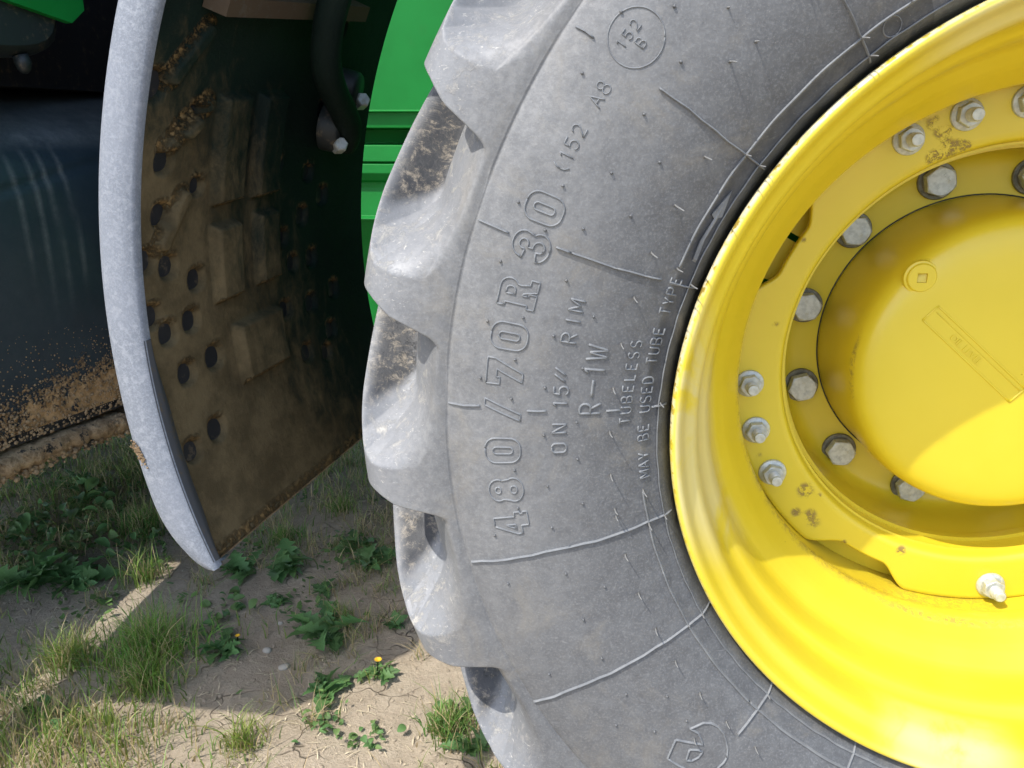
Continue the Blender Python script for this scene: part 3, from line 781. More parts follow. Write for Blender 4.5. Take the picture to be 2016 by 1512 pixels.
# ------------------------------------------------------------------ nuts and bolts
def hexpoly(af, rot=0.0, c=(0, 0)):
    R = af/math.sqrt(3); return [(c[0]+R*math.cos(math.radians(rot+60*i)), c[1]+R*math.sin(math.radians(rot+60*i))) for i in range(6)]
def circpoly(r, n=28, c=(0, 0)): return [(c[0]+r*math.cos(2*math.pi*i/n), c[1]+r*math.sin(2*math.pi*i/n)) for i in range(n)]
def ringprof(mb, prof_, n=28, mi=0):
    V = [(r*math.cos(2*math.pi*i/n), y, r*math.sin(2*math.pi*i/n)) for r, y in prof_ for i in range(n)]
    F = [(k*n+i, k*n+(i+1) % n, (k+1)*n+(i+1) % n, (k+1)*n+i) for k in range(len(prof_)-1) for i in range(n)]
    F.append(tuple((len(prof_)-1)*n+i for i in range(n)))
    mb.add(V, F, mi)
def hexhead(mb, af, y0, y1, ch, mi=0):
    """hexagon from y0 (back) to y1 (front) with a turned chamfer"""
    R = af/math.sqrt(3); n = 48; V = []
    def hx(a): return (af/2)/math.cos(((a+math.pi/6) % (math.pi/3))-math.pi/6)
    rows = [(y0, 99), (y1+ch, R*1.0), (y1+ch*.35, (R+af/2*.96)/2), (y1, af/2*.95)]
    for yy, lim in rows:
        for i in range(n):
            a = 2*math.pi*i/n; rr = min(hx(a), lim); V.append((rr*math.cos(a), yy, rr*math.sin(a)))
    F = [(k*n+i, k*n+(i+1) % n, (k+1)*n+(i+1) % n, (k+1)*n+i) for k in range(3) for i in range(n)]
    F.append(tuple(3*n+i for i in range(n)))
    mb.add(V, F, mi)
def nut_mesh():
    mb = MB()
    ringprof(mb, [(.0170, .001), (.0172, -.0012), (.0165, -.0030), (.0130, -.0048)], 36, 0)   # flange
    hexhead(mb, .0235, -.003, -.0145, .0022, 0)
    # stud with thread
    pr = []
    y = -.013
    pr.append((.0072, y))
    while y > -.0275:
        pr += [(.0075, y-.0004), (.0067, y-.0011)]; y -= .0015
    pr += [(.0070, y), (.0062, y-.0022), (.0050, y-.0026)]
    ringprof(mb, pr, 24, 0)
    return mb
def bolt_mesh():
    mb = MB()
    ringprof(mb, [(.0226, .001), (.0230, -.0006), (.0230, -.0042), (.0220, -.0050), (.0172, -.0050)], 40, 1)
    ringprof(mb, [(.0180, -.0048), (.0182, -.0072), (.0174, -.0080)], 36, 1)
    hexhead(mb, .0335, -.008, -.0205, .0024, 0)
    for s, yy in (('10.9', -.0035), ('LHM', .0095)):
        me = text_mesh(s, .0060, .0005)
        if s == '10.9': P = [(-v.co.x, -.0205-(.0004 if v.co.z > 0 else -.0003), -.0045-v.co.y-.0045+.004) for v in me.vertices]
        else: P = [(v.co.x, -.0205-(.0004 if v.co.z > 0 else -.0003), v.co.y+.0055) for v in me.vertices]
        mb.add(P, [tuple(p.vertices) for p in me.polygons])
    return mb
nut0 = None
def put(proto, name, r, th, y, rot):
    o = proto.copy(); COL.objects.link(o); o.name = name; o.parent = DC
    o.location = W3(np.array(r), np.array(th), y); o.rotation_euler = (0, rot, 0); return o
pn = nut_mesh().build('lug_nut', [M['zinc'], M['washer']], DC, recalc=True)
pb = bolt_mesh().build('hub_bolt', [M['zinc'], M['washer']], DC, recalc=True)
for k in range(4):
    for j in (-1, 0, 1):
        th = 108.35+90*k+12.05*j
        put(pn, 'lug_nut', .2942, th, .2280, R_(random.uniform(0, 60)))
for k in range(12):
    put(pb, 'hub_bolt', .2136, 108.7+30*k, .3452, R_(random.uniform(0, 360)))
bpy.data.objects.remove(pn); bpy.data.objects.remove(pb)

# ------------------------------------------------------------------ axle behind the wheel
mb = MB()
for prf, mi in (([(.16, .36), (.16, .55), (.12, .58), (.12, .8)], 0),):
    n = 40; V = [(r*math.cos(2*math.pi*i/n), y, H+r*math.sin(2*math.pi*i/n)) for r, y in prf for i in range(n)]
    F = [(k*n+i, k*n+(i+1) % n, (k+1)*n+(i+1) % n, (k+1)*n+i) for k in range(len(prf)-1) for i in range(n)]
    mb.add(V, F)
mb.box((-.12, .78, H-.14), (.12, 1.9, H+.10))
mb.build('front_axle', M['chassis'], TR)

# ------------------------------------------------------------------ mudguard
def gc(y): return -.145+.108*y/.42, .072+.032*y/.42, .782+.014*y/.42
def gpt(ph, y, d=0.0):
    """d > 0 : towards the tyre"""
    cx, cz, R = gc(y); a = np.radians(ph); return np.stack([cx+(R-d)*np.cos(a), y+0*a, cz+(R-d)*np.sin(a)+H], -1)
PH0, PH1, YG0, YG1 = 84.0, 199.0, -.004, .43
holes = [(162.9, .012, 1.1), (164.9, .074, .7), (168.2, .034, .9), (172.0, .032, .9), (170.5, .083, .7), (175.0, .010, .9), (175.9, .040, .9), (177.6, .079, .9), (179.1, .012, .9), (180.6, .065, .9), (180.8, .030, .9), (184.2, .091, 1), (184.4, .046, .9), (189.8, .069, 1.), (190.3, .027, .9),
         (170.1, .221, .8), (171.6, .29, .8), (174.1, .325, .9), (175.4, .279, .9), (176.8, .236, .8), (179.6, .297, .9), (179.4, .255, .8), (158.9, .279, .8), (159.0, .311, .8), (183.8, .286, .9), (183.5, .342, .9), (183.3, .23, .9), (188.1, .259, .9), (187.3, .321, .9), (189.1, .301, .8), (166, .31, .8), (153, .1, .8), (150, .3, .8)]
pads = [(168.0, .126, 8.2, .042, .6), (168.2, .193, 8.2, .042, .6), (176.9, .124, 6, .040, .4), (176.8, .196, 6, .037, .4), (184.9, .167, 4.9, .081, 1.2)]
diag = [((162.3, .030), (159.2, .067), .9), ((166.0, .050), (164.4, .085), .9), ((167.2, .034), (165.6, .062), 1.2), ((174, .03), (171, .06), .9)]
def gfield(PH, Yy):
    d = np.zeros_like(PH); hole = np.zeros_like(PH); cr = np.zeros_like(PH)
    for p, y, s in holes:
        dx = (PH-p)*.01365/(.0150*s); dy = (Yy-y)/(.0150*s)
        q = np.maximum(np.abs(dx), np.abs(dy))*.45+np.hypot(dx, dy)*.55
        q = q*.5+.5*np.hypot(dx, dy); h = 1-sstep(q, .25, 1.15); d = d-.015*h; hole = np.maximum(hole, .8*(1-sstep(q+.15*dx, .2, 1.05)))
        cr = np.maximum(cr, np.exp(-((PH-p+.95*s)*.01365/.006)**2-((Yy-y)/.012)**2)*.9)
    for p, y, lp, ly, tl in pads:
        u = PH-p-tl*0; v = Yy-y
        e = np.maximum(np.abs(u)*.01365-lp*.01365/2, np.abs(v)-ly/2)
        d = d+.012*(1-sstep(e, -.003, .003))
        cr = np.maximum(cr, (1-sstep(np.abs((PH-(p+lp/2))*.01365+.0), 0, .007))*(np.abs(v) < ly/2)*.8)
    for (p0, y0), (p1, y1), w_ in diag:
        a = np.array([p0*.01365, y0]); b = np.array([p1*.01365, y1]); L = b-a; X = np.stack([PH*.01365, Yy], -1)-a
        t = np.clip((X@L)/(L@L), 0, 1); ds = np.linalg.norm(X-t[..., None]*L, axis=-1)
        d = d+.008*(1-sstep(ds, .005, .009)); cr = np.maximum(cr, np.exp(-((ds-.011)/.004)**2)*.7)
    return d, hole, cr
def gpatch(name, ph, y, mats, dfun=None, base=0.0, flip=False):
    PHg, Yg = np.meshgrid(ph, y, indexing='ij')
    if dfun:
        d, hole, cr = gfield(PHg, Yg)
        # pads throw the mud into ledges
        mud = np.clip(1.05-(Yg/.33)*.95+(PHg-178)*.018, 0, 1.1)*sstep(PHg, 150, 172)*.9
        mud = np.maximum(mud, sstep(PHg, 186, 197)*(.95-.7*sstep(Yg, .15, .36)))
        cr = np.maximum(cr, sstep(PHg, 197.4, 199.0)*(.8))
        at = dict(mud=mud.ravel(), hole=hole.ravel(), crumb=cr.ravel())
    else: d = 0*PHg; at = None
    V = gpt(PHg, Yg, d+base).reshape(-1, 3)
    return mesh(name, V, grid_faces(len(ph), len(y), False, flip), at)
phf = np.r_[np.arange(PH0, 148, 1.0), np.arange(148, PH1+.01, .12)]
mg_in = link('mudguard', gpatch('mudguard', phf, np.linspace(YG0, YG1, 260), None, True), TR, [M['gin']])
mg_in['label'] = 'curved dark mudguard behind the tyre, caked with brown mud inside'
link('outer_skin', gpatch('outer_skin', np.arange(PH0, PH1+.01, .8), np.linspace(YG0, YG1, 30), None, None, -.006, True), mg_in, [M['black']])
# lip facing the viewer: flange between inner circle and outer circle, narrowing to the tip
def lip():
    ph = np.linspace(PH0, 199.6, 420); V = []; rows = []
    for p in ph:
        a = R_(p)
        cx, cz, R = gc(0)
        ci = np.array([cx+(R-.001)*math.cos(a), cz+(R-.001)*math.sin(a)])
        # outer circle hit along same direction
        ox, oz, OR = -.128, .064, .842
        d = np.array([math.cos(a), math.sin(a)]); w0 = np.array([cx-ox, cz-oz]); b = w0@d; t = -b+math.sqrt(b*b-(w0@w0-OR*OR))
        k = max(0., (p-193.0)/6.7)**2; t = R+(t-R)*math.sqrt(max(0, 1-k)) if p > 193 else t
        wdt = t-R
        # narrowing of the lip towards the bottom
        wdt = max(wdt, .004)
        rin = R-.001+ (0.0)
        prof_ = [(rin-.0005, .004), (rin-.0003, -.0045), (rin+.0028, -.0072), (rin+wdt*.35, -.0085), (rin+wdt*.75, -.0070), (rin+wdt-.004, -.0020), (rin+wdt, .006), (rin+wdt-.001, .022), (rin+wdt-.006, .026), (rin+wdt*.4, .014), (rin+.008, .012)]
        for r, y in prof_: V.append((cx+r*d[0], y, cz+r*d[1]+H))
        rows.append(len(prof_))
    return mesh('mudguard_lip', V, grid_faces(len(ph), rows[0], False))
lp = link('mudguard_lip', lip(), mg_in, [M['gedge']]); lp['label'] = 'sunlit pale grey grained edge of the mudguard'
# dark folded strip along the lip's inner edge (lower half)
mb = MB()
ph = np.linspace(180.5, 199, 60); V = []
for p in ph:
    wv = (.0045*sstep(p, 180.5, 187)+.0005)*(1-.7*sstep(p, 194, 199))
    for yy, d in ((-.006, .0015), (.0005, .0035), (wv*1.6, .0035), (wv*1.6+.002, -.001)):
        V.append(gpt(np.array(p), yy, d))
mb.add(V, [tuple(f) for f in grid_faces(60, 4)])
mb.build('rolled_edge', mat_black('scuffed_black_plastic', (.045, .048, .052), .6), mg_in, sm=True)
# bottom edge thickness
V = []
ys = np.linspace(YG0, YG1, 60)
for y in ys:
    for d in (.002, -.001, -.006): V.append(gpt(np.array(PH1+(.15 if d == -.001 else 0)), y, d))
mb = MB(); mb.add(V, [tuple(f) for f in grid_faces(60, 3)]); mb.build('lower_hem', M['cake'], mg_in, sm=True)
# pipe bracket behind the guard
path = np.vstack([gpt(np.array(a), b, c) for a, b, c in ((147, .150, .06), (153, .165, .055), (157, .180, .050), (160.5, .200, .048), (163, .235, .045), (165.2, .280, .040), (167.3, .315, .035), (169.0, .330, .022))])
V, F = tube(dense(path, 40), .017, 14); mb = MB(); mb.add(V, F); br = mb.build('bracket_tube', M['gin'], mg_in, sm=True)
mb = MB()
for a, b, s in ((167.6, .318, .030), (163.9, .335, .022)):
    c = gpt(np.array(a), b, .020); n_ = (gpt(np.array(a), b, 1.0)-c); n_ /= np.linalg.norm(n_)
    u = np.array([0, 1., 0]); v = np.cross(n_, u)
    ringpts = lambda rr, hh: [c+n_*hh+(u*math.cos(t)+v*math.sin(t))*rr for t in np.linspace(0, 2*math.pi, 20, endpoint=False)]
    V = np.vstack([ringpts(s, -.02), ringpts(s, .004), ringpts(s*.85, .008)])
    F = [(k*20+i, k*20+(i+1) % 20, (k+1)*20+(i+1) % 20, (k+1)*20+i) for k in range(2) for i in range(20)]+[tuple(40+i for i in range(20))]
    mb.add(V, F)
mb.build('bracket_clamp', M['chassis'], mg_in, sm=True)
for a, b in ((164.9, .342), (168.8, .303)):
    c = gpt(np.array(a), b, .030); n_ = np.array([.55, -.75, .25]); n_ /= np.linalg.norm(n_); u = np.cross(n_, [0, 0, 1]); u /= np.linalg.norm(u); v = np.cross(n_, u)
    rp = lambda rr, hh: [c+n_*hh+(u*math.cos(t)+v*math.sin(t))*rr for t in np.linspace(0, 2*math.pi, 6, endpoint=False)]
    V = np.vstack([rp(.0095, -.01), rp(.0095, .008), rp(.0078, .0105)])
    F = [(k*6+i, k*6+(i+1) % 6, (k+1)*6+(i+1) % 6, (k+1)*6+i) for k in range(2) for i in range(6)]+[tuple(12+i for i in range(6))]
    mb = MB(); mb.add(V, F); mb.build('bracket_bolt', M['zinc'], mg_in)
# muddy cross bar at the top
mb = MB(); V = []
for a in (156.3, 157.6):
    for b in (.05, .31):
        for d in (.002, .026): V.append(gpt(np.array(a), b, d))
mb.add(V, [(0, 1, 3, 2), (4, 6, 7, 5), (0, 4, 5, 1), (2, 3, 7, 6), (1, 5, 7, 3), (0, 2, 6, 4)]); mb.build('cross_bar', M['barmud'], mg_in)

# ------------------------------------------------------------------ tank behind the guard
tp = np.array([-1.47, .40]); td = np.array([.08, .25]); td /= np.linalg.norm(td); tnv = np.array([td[1], -td[0]])   # normal: right and towards the viewer
def tank():
    # profile: (distance outwards along the face normal, height above wheel centre)
    pr_ = dense([(-.04, -.256), (-.03, -.256), (-.012, -.252), (-.002, -.235), (.0, -.15), (.003, .05), (.002, .15), (-.004, .185), (-.020, .225), (-.055, .262), (-.14, .300), (-.26, .335)], 120, 2)
    s = np.linspace(-.36, .75, 140)
    Sg, K = np.meshgrid(s, np.arange(len(pr_)), indexing='ij')
    dn = pr_[K, 0]; z = pr_[K, 1]
    bulge = .010*np.sin(Sg*5)*sstep(z, -.1, .1)
    # lower crease line across the face
    zc = .165+.20*(Sg-.09)
    dn = dn-.004*(1-sstep(np.abs(z-zc), 0, .010))*(dn > -.03)
    dn = dn+bulge
    X = tp[0]+td[0]*Sg+tnv[0]*dn; Yy = tp[1]+td[1]*Sg+tnv[1]*dn
    mud = 1-sstep(z, -.26, -.06+.03*np.sin(Sg*9))
    mud = mud*(.75+.5*sstep(Sg, 0, .25))
    run = np.zeros_like(z)
    for s0, wd, sl_ in ((.150, .0028, .00), (.175, .0035, .04), (.207, .003, .05), (.118, .002, .02)):
        run = np.maximum(run, np.exp(-((Sg-s0-sl_*(.2-z))/wd)**2)*sstep(z, -.1, .12)*(1-sstep(z, .20, .25)))
    filmv = np.clip(run*.9+sstep(z, .22, .25)*.9*(1-sstep(z, .30, .345))+.12, 0, 1)
    V = np.stack([X, Yy, z+H], -1).reshape(-1, 3)
    return link('fuel_tank', mesh('fuel_tank', V, grid_faces(len(s), len(pr_), False, True), dict(mud=mud.ravel(), film=filmv.ravel())), TR, [M['tank']])
TK = tank(); TK['label'] = 'dark glossy tank with mud spattered along its lower edge'
def fp(s, n, z): return (tp[0]+td[0]*s+tnv[0]*n, tp[1]+td[1]*s+tnv[1]*n, z+H)
# unseen side and underside of the tank, rear wall slanted to pass a sun streak
mb = MB()
def streak_gap_x(z, y, side):     # walls of a gap slanted along the sun, added for a lit streak
    g_ = .105-.105*min(1, max(0, (y+.25)/.9)); return -1.445-.487*z+side*g_/2
def slab(name, x0, x1, y0, y1, z0, z1, mt, parent, bev=0.0):
    """x0/x1: number or 'L'/'R' for a wall of the gap"""
    def X(v, z, y): return v if not isinstance(v, str) else streak_gap_x(z, y, 1 if v == 'R' else -1)
    V = []
    for z in (z0, z1):
        for y in (y0, y1): V += [(X(x0, z, y), y, z), (X(x1, z, y), y, z)]
    mb = MB(); mb.add(V, [(0, 2, 3, 1), (4, 5, 7, 6), (0, 1, 5, 4), (1, 3, 7, 5), (3, 2, 6, 7), (2, 0, 4, 6)])
    return mb.build(name, mt, parent, bevel=bev)
a, b = fp(-.36, -.004, 0), fp(.75, -.004, 0)
mb = MB(); V = []
for z, dx in ((H-.255, 0), (H+.20, .03)):
    V += [(a[0]-dx, a[1], z), (b[0]-dx, b[1], z), (streak_gap_x(z, b[1], 1), b[1], z), (streak_gap_x(z, a[1], 1), a[1], z)]
mb.add(V, [(3, 2, 1, 0), (4, 5, 6, 7), (0, 1, 5, 4), (1, 2, 6, 5), (2, 3, 7, 6), (3, 0, 4, 7)])
mb.build('tank_side_blocker', M['black'], TK)
slab('sun_blocker', -2.7, 'L', .07, .95, .44, .89, M['black'], TR)  # unseen block added to shade the ground behind the lit streak
# guard plate under the tank: muddy lower rail with a dark slot above
V = []
ss = np.linspace(-.45, .70, 150)
r2 = np.random.default_rng(5)
pr_ = [(-.05, -.268), (-.004, -.266), (.012, -.270), (.018, -.280), (.016, -.292), (.006, -.303), (-.02, -.312), (-.06, -.315)]
for s in ss:
    lump = .0025*math.sin(s*140)+.002*math.sin(s*330)
    for n_, z_ in pr_: V.append(fp(s, n_+r2.normal(0, .0014)+lump, z_+r2.normal(0, .0016)+.006*math.sin(s*14)))
mb = MB(); mb.add(V, [tuple(f) for f in grid_faces(len(ss), len(pr_))]); st = mb.build('lower_rail', M['cake'], TR, sm=True)
st['label'] = 'mud-caked rail under the dark tank'
# clods of mud clinging to the lower edge of the tank
def lumps(n, fn, smin, smax, seed):
    r = np.random.default_rng(seed); mb = MB()
    for _ in range(n):
        c, nn, sc = fn(r)
        rad = r.uniform(smin, smax)*sc; nn = np.array(nn); u = np.cross(nn, [0, 0, 1.]); u /= np.linalg.norm(u); v = np.cross(nn, u)
        k = 6; V = []
        for rr, hh in ((1, -.1), (.75, .45), (.0, .6)):
            for j in range(k if rr else 1):
                t = 2*math.pi*j/k; q_ = r.uniform(.7, 1.3)
                V.append(np.array(c)+(u*math.cos(t)+v*math.sin(t))*rad*rr*q_+nn*rad*hh)
        F = [(j, (j+1) % k, k+(j+1) % k, k+j) for j in range(k)]+[(k+j, k+(j+1) % k, 2*k) for j in range(k)]
        mb.add(V, F)
    return mb
n3 = (tnv[0], tnv[1], 0)
def tk(r):
    s = r.uniform(-.08, .30); z = -.252+abs(r.normal(0, .075))*(1+s)
    return fp(s, .001, min(z, .1)), n3, max(.3, 1-(z+.25)*4)
lumps(1500, tk, .0010, .0036, 1).build('mud_clods', M['cake'], TK, sm=True, kind='stuff')
def rk(r):
    s = r.uniform(-.1, .32); return fp(s, .004+r.uniform(-.02, .014), -.268-r.uniform(0, .04)), (tnv[0]*.9, tnv[1]*.9, r.uniform(-.2, .5)), 1
lumps(700, rk, .002, .006, 2).build('mud_clods', M['cake'], st, sm=True, kind='stuff')
def sm_(r):
    u = r.normal(0, .006); return (-.9495+u*.35+r.normal(0, .0016), -.0082, -.056-u+H), (0.05, -1, .05), 1
lumps(90, sm_, .0007, .0017, 9).build('mud_smear', M['cake'], mg_in, sm=True, kind='stuff')
# top-left under-cab parts
mb = MB()
c = np.array(fp(.14, .02, .42))
V = []
n_ = 16
for k, (sx, zz) in enumerate(((.02, .375), (.10, .368), (.155, .375), (.175, .40), (.180, .45), (.182, .60))):
    pass
pr_ = dense([(-.30, .395), (-.02, .372), (.12, .366), (.195, .372), (.226, .395), (.230, .44), (.232, .60)], 40, 2)
rows = [(-.22, 0), (.0, 0), (.025, .006), (.035, .02)]
for dn, ins in rows:
    for s_, z_ in pr_: V.append(fp(s_-ins*.6, dn, z_+ins*.8))
mb.add(V, [tuple(f) for f in grid_faces(len(rows), len(pr_))])
k = len(pr_); V2 = [fp(s_-.012, .035, z_+.016) for s_, z_ in pr_]+[fp(-.3, .035, .62)]
mb.add(V2, [tuple(range(len(V2)))])
mb.build('valve_block', M['chassis'], TR, sm=True)
mb = MB()
V = [fp(*p) for p in ((.10, .05, .452), (.235, .05, .425), (.262, .05, .447), (.262, .05, .53), (.10, .05, .53))]
V += [fp(*p) for p in ((.10, .035, .452), (.235, .035, .425), (.262, .035, .447), (.262, .035, .53), (.10, .035, .53))]
mb.add(V, [(0, 1, 2, 3, 4), (9, 8, 7, 6, 5)]+[(i, (i+1) % 5, 5+(i+1) % 5, 5+i) for i in range(5)])
mb.build('green_bracket', M['green'], TR)
V, F = tube([fp(.155, .02, .372), fp(.157, .022, .360), fp(.157, .022, .350), fp(.158, .021, .345)], [.012, .013, .010, .004], 10)
mb = MB(); mb.add(V, F); mb.build('drain_plug', M['chassis'], TR, sm=True)

# ------------------------------------------------------------------ green body behind
YB = .62
body = [(.95, .00), (.32, .00), (.2895, .0), (.2880, -.004), (.2860, .006), (.262, .008), (.2590, .07), (.236, .075), (.2345, .004), (.2085, .002), (.2075, .012), (.2055, .012), (.2045, -.001), (.190, -.002), (.178, .006),
        (.174, .014), (.165, .015), (.118, .010), (.1165, -.008), (.1135, -.008), (.112, .010), (.02, .055), (-.10, .06)]
mb = MB(); V = []
for x in np.linspace(-1.25, 1.2, 30):
    for z, d in body: V.append((x, YB+d+.02*((x+.8)**2)*(z > .2), z+H))
mb.add(V, [tuple(f) for f in grid_faces(30, len(body))])
o = mb.build('bonnet_side', M['green'], TR, sm=False)
bv = o.modifiers.new('b', 'BEVEL'); bv.width = .002; bv.segments = 2; bv.limit_method = 'ANGLE'
o['label'] = 'bright green body panel with horizontal folds'
mb = MB()
mb.box((-3.0, 1.0, .30), (-.75, 1.7, 1.75)); mb.box((-.80, .72, .62), (1.2, 1.7, 1.7)); mb.box((-1.30, .95, .45), (.0, 1.6, .95))
mb.build('chassis', M['chassis'], TR)
# hood top closes the panel
mb = MB(); mb.box((-1.25, YB+.03, H+.93), (1.2, 1.9, H+1.05)); mb.build('bonnet', M['green'], TR, bevel=.03)
# ------------------------------------------------------------------ cab (out of frame to the upper left; shades the ground)
slab('shade_slab_front', 'R', -1.50, -.18, 1.9, 1.02, 1.42, M['black'], TR)  # unseen slab added to set the shade edge on the ground
slab('shade_slab_rear', -3.0, 'L', -.18, 1.9, 1.02, 1.42, M['black'], TR)  # unseen slab added to shade the ground, front wall follows the streak gap
mb = MB()
mb.box((-3.05, .02, 2.55), (-1.50, 1.95, 2.78)); mb.build('cab_roof', M['green'], TR, bevel=.04)
mb = MB()
mb.box((-2.95, .075, 1.42), (-1.60, .085, 2.55)); mb.box((-1.605, .09, 1.42), (-1.595, 1.88, 2.55)); mb.build('cab_glass', M['glass'], TR)
for x, y in ((-1.63, .09), (-2.96, .09), (-1.63, 1.86), (-2.96, 1.86), (-2.3, .09)):
    mb = MB(); mb.box((x-.035, y-.035, 1.42), (x+.035, y+.035, 2.55)); mb.build('cab_pillar', M['black'], TR)

# ------------------------------------------------------------------ vegetation
def blades(spots, name, seed, hmin, hmax, wd, lean=.5, tint=(1, 1, 1), tvar=.25, dry=0.1, mat='grass'):
    """spots: (n,2) base points ; joins thousands of blades in one mesh"""
    r = np.random.default_rng(seed); n = len(spots)
    h = r.uniform(hmin, hmax, n); az = r.uniform(0, 2*np.pi, n); ln = r.uniform(.1, 1, n)*lean
    w = wd*r.uniform(.6, 1.3, n); fa = r.uniform(0, np.pi, n)
    z0 = hgt(spots[:, 0], spots[:, 1])-.004
    ts = np.array([0, .35, .7, 1.0]); ws = np.array([1, .85, .5, .0])
    V = np.zeros((n, 7, 3)); k = 0
    for i, (t, ww) in enumerate(zip(ts, ws)):
        bx = spots[:, 0]+np.cos(az)*ln*h*t*t; by = spots[:, 1]+np.sin(az)*ln*h*t*t; bz = z0+h*t*(1-.35*ln*t)
        if ww > 0:
            V[:, k] = np.stack([bx-np.cos(fa)*w*ww/2, by-np.sin(fa)*w*ww/2, bz], -1)
            V[:, k+1] = np.stack([bx+np.cos(fa)*w*ww/2, by+np.sin(fa)*w*ww/2, bz], -1); k += 2
        else: V[:, k] = np.stack([bx, by, bz], -1); k += 1
    base = (np.arange(n)*7)[:, None]
    F = np.concatenate([base+np.array([[0, 1, 3]]), base+np.array([[0, 3, 2]]), base+np.array([[2, 3, 5]]), base+np.array([[2, 5, 4]]), base+np.array([[4, 5, 6]])], 0)
    col = np.ones((n, 7, 4)); tv = r.uniform(1-tvar, 1+tvar, n)
    dr_ = r.random(n) < dry
    base_c = np.array(tint)[None, :]*tv[:, None]*np.stack([r.uniform(.8, 1.25, n), np.ones(n), r.uniform(.8, 1.2, n)], -1)
    base_c[dr_] = np.array([2.9, 1.5, 3.4])*r.uniform(.7, 1.2, (dr_.sum(), 1))
    col[:, :, :3] = base_c[:, None, :]
    me = mesh(name, V.reshape(-1, 3), F.astype(np.int32), dict(tint=col.reshape(-1, 4)), sm=True)
    return me
def clump(cx, cy, rad, n, seed):
    r = np.random.default_rng(seed); a = r.uniform(0, 6.283, n); q_ = rad*np.abs(r.normal(0, .5, n)); return np.stack([cx+q_*np.cos(a), cy+q_*np.sin(a)], -1)
# --- loose sparse grass over the whole ground
r = np.random.default_rng(11)
P = np.stack([r.uniform(-3.0, -.45, 60000), r.uniform(-.1, 2.8, 60000)], -1)
dens = vnoise(P[:, 0]*3.4, P[:, 1]*3.4, 21)*1.6+.35*vnoise(P[:, 0]*9, P[:, 1]*9, 22)
left = sstep(-P[:, 0], 1.35, 1.9)*.16; far = sstep(P[:, 1], 1.05, 1.6)*.25
near = sstep(-P[:, 1], -.36, -.22)*sstep(-P[:, 0], .9, 1.15)*.30
bare = np.exp(-(((P[:, 0]+.84)/.17)**2+((P[:, 1]-.42)/.16)**2))*.9+np.exp(-(((P[:, 0]+1.10)/.22)**2+((P[:, 1]-.42)/.08)**2))*.3
keep = (dens*.55+left+far+near-bare+r.normal(0, .14, len(P))) > .235
P = P[keep]
tag(link('grass', blades(P, 'grass', 3, .015, .065, .0028, .8, (1.0, 1.0, 1.0), .3, .22), None, [M['grass']]), 'short sparse green grass growing over the dry soil', 'grass', kind='stuff')
r = np.random.default_rng(17)
P = np.stack([r.uniform(-2.1, -.6, 5200), r.uniform(.12, 1.6, 5200)], -1)
P = np.repeat(P[vnoise(P[:, 0]*11, P[:, 1]*11, 23)+.25*sstep(P[:, 1], .6, .9) > .22], 5, axis=0); P = P+r.normal(0, .008, P.shape)
tag(link('dry_grass', blades(P, 'dry_grass', 13, .02, .075, .0018, 1.3, (1.1, 1.0, 1.1), .3, .55), None, [M['grass']]), 'thin dry and green blades of grass straggling over bare soil', 'dry grass', kind='stuff')
# yellow-green lit grass at the near edge
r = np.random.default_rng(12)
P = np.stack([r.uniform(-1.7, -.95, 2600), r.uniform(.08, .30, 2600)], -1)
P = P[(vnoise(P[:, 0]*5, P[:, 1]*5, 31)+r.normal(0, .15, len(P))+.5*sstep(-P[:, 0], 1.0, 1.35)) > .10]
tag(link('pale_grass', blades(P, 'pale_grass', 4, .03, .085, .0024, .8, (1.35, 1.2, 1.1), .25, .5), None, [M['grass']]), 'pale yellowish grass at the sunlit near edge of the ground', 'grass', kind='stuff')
# --- tiny leaves of creeping ground cover
r = np.random.default_rng(40); n_ = 5200
P = np.stack([r.uniform(-2.3, -.55, n_*6), r.uniform(.12, 2.0, n_*6)], -1)
P = P[(vnoise(P[:, 0]*7, P[:, 1]*7, 41)+.4*sstep(-P[:, 0], 1.3, 1.9)+r.normal(0, .08, len(P))) +.12*sstep(P[:, 1], .5, .8) > .30][:n_]
n_ = len(P); az = r.uniform(0, 6.283, n_); L = r.uniform(.006, .024, n_); el = r.uniform(-.1, .7, n_); zz = hgt(P[:, 0], P[:, 1])+r.uniform(0, .018, n_)
d = np.stack([np.cos(az)*np.cos(el), np.sin(az)*np.cos(el), np.sin(el)], -1)*L[:, None]; w_ = np.stack([-np.sin(az), np.cos(az), r.normal(0, .2, n_)], -1)*(L*.30)[:, None]
p0 = np.concatenate([P, zz[:, None]], 1)
V = np.stack([p0, p0+d*.45-w_, p0+d, p0+d*.45+w_], 1)
col = np.ones((n_, 4, 4)); col[:, :, :3] = (r.uniform(.6, 1.35, (n_, 1, 1))*np.array([1.05, 1, .9]))
tag(link('ground_cover', mesh('ground_cover', V.reshape(-1, 3), (np.arange(n_)*4)[:, None]+np.arange(4)[None, :], dict(tint=col.reshape(-1, 4)), sm=False), None, [M['leaf']]), 'tiny leaves of creeping plants spread over the soil', 'ground cover', kind='stuff')
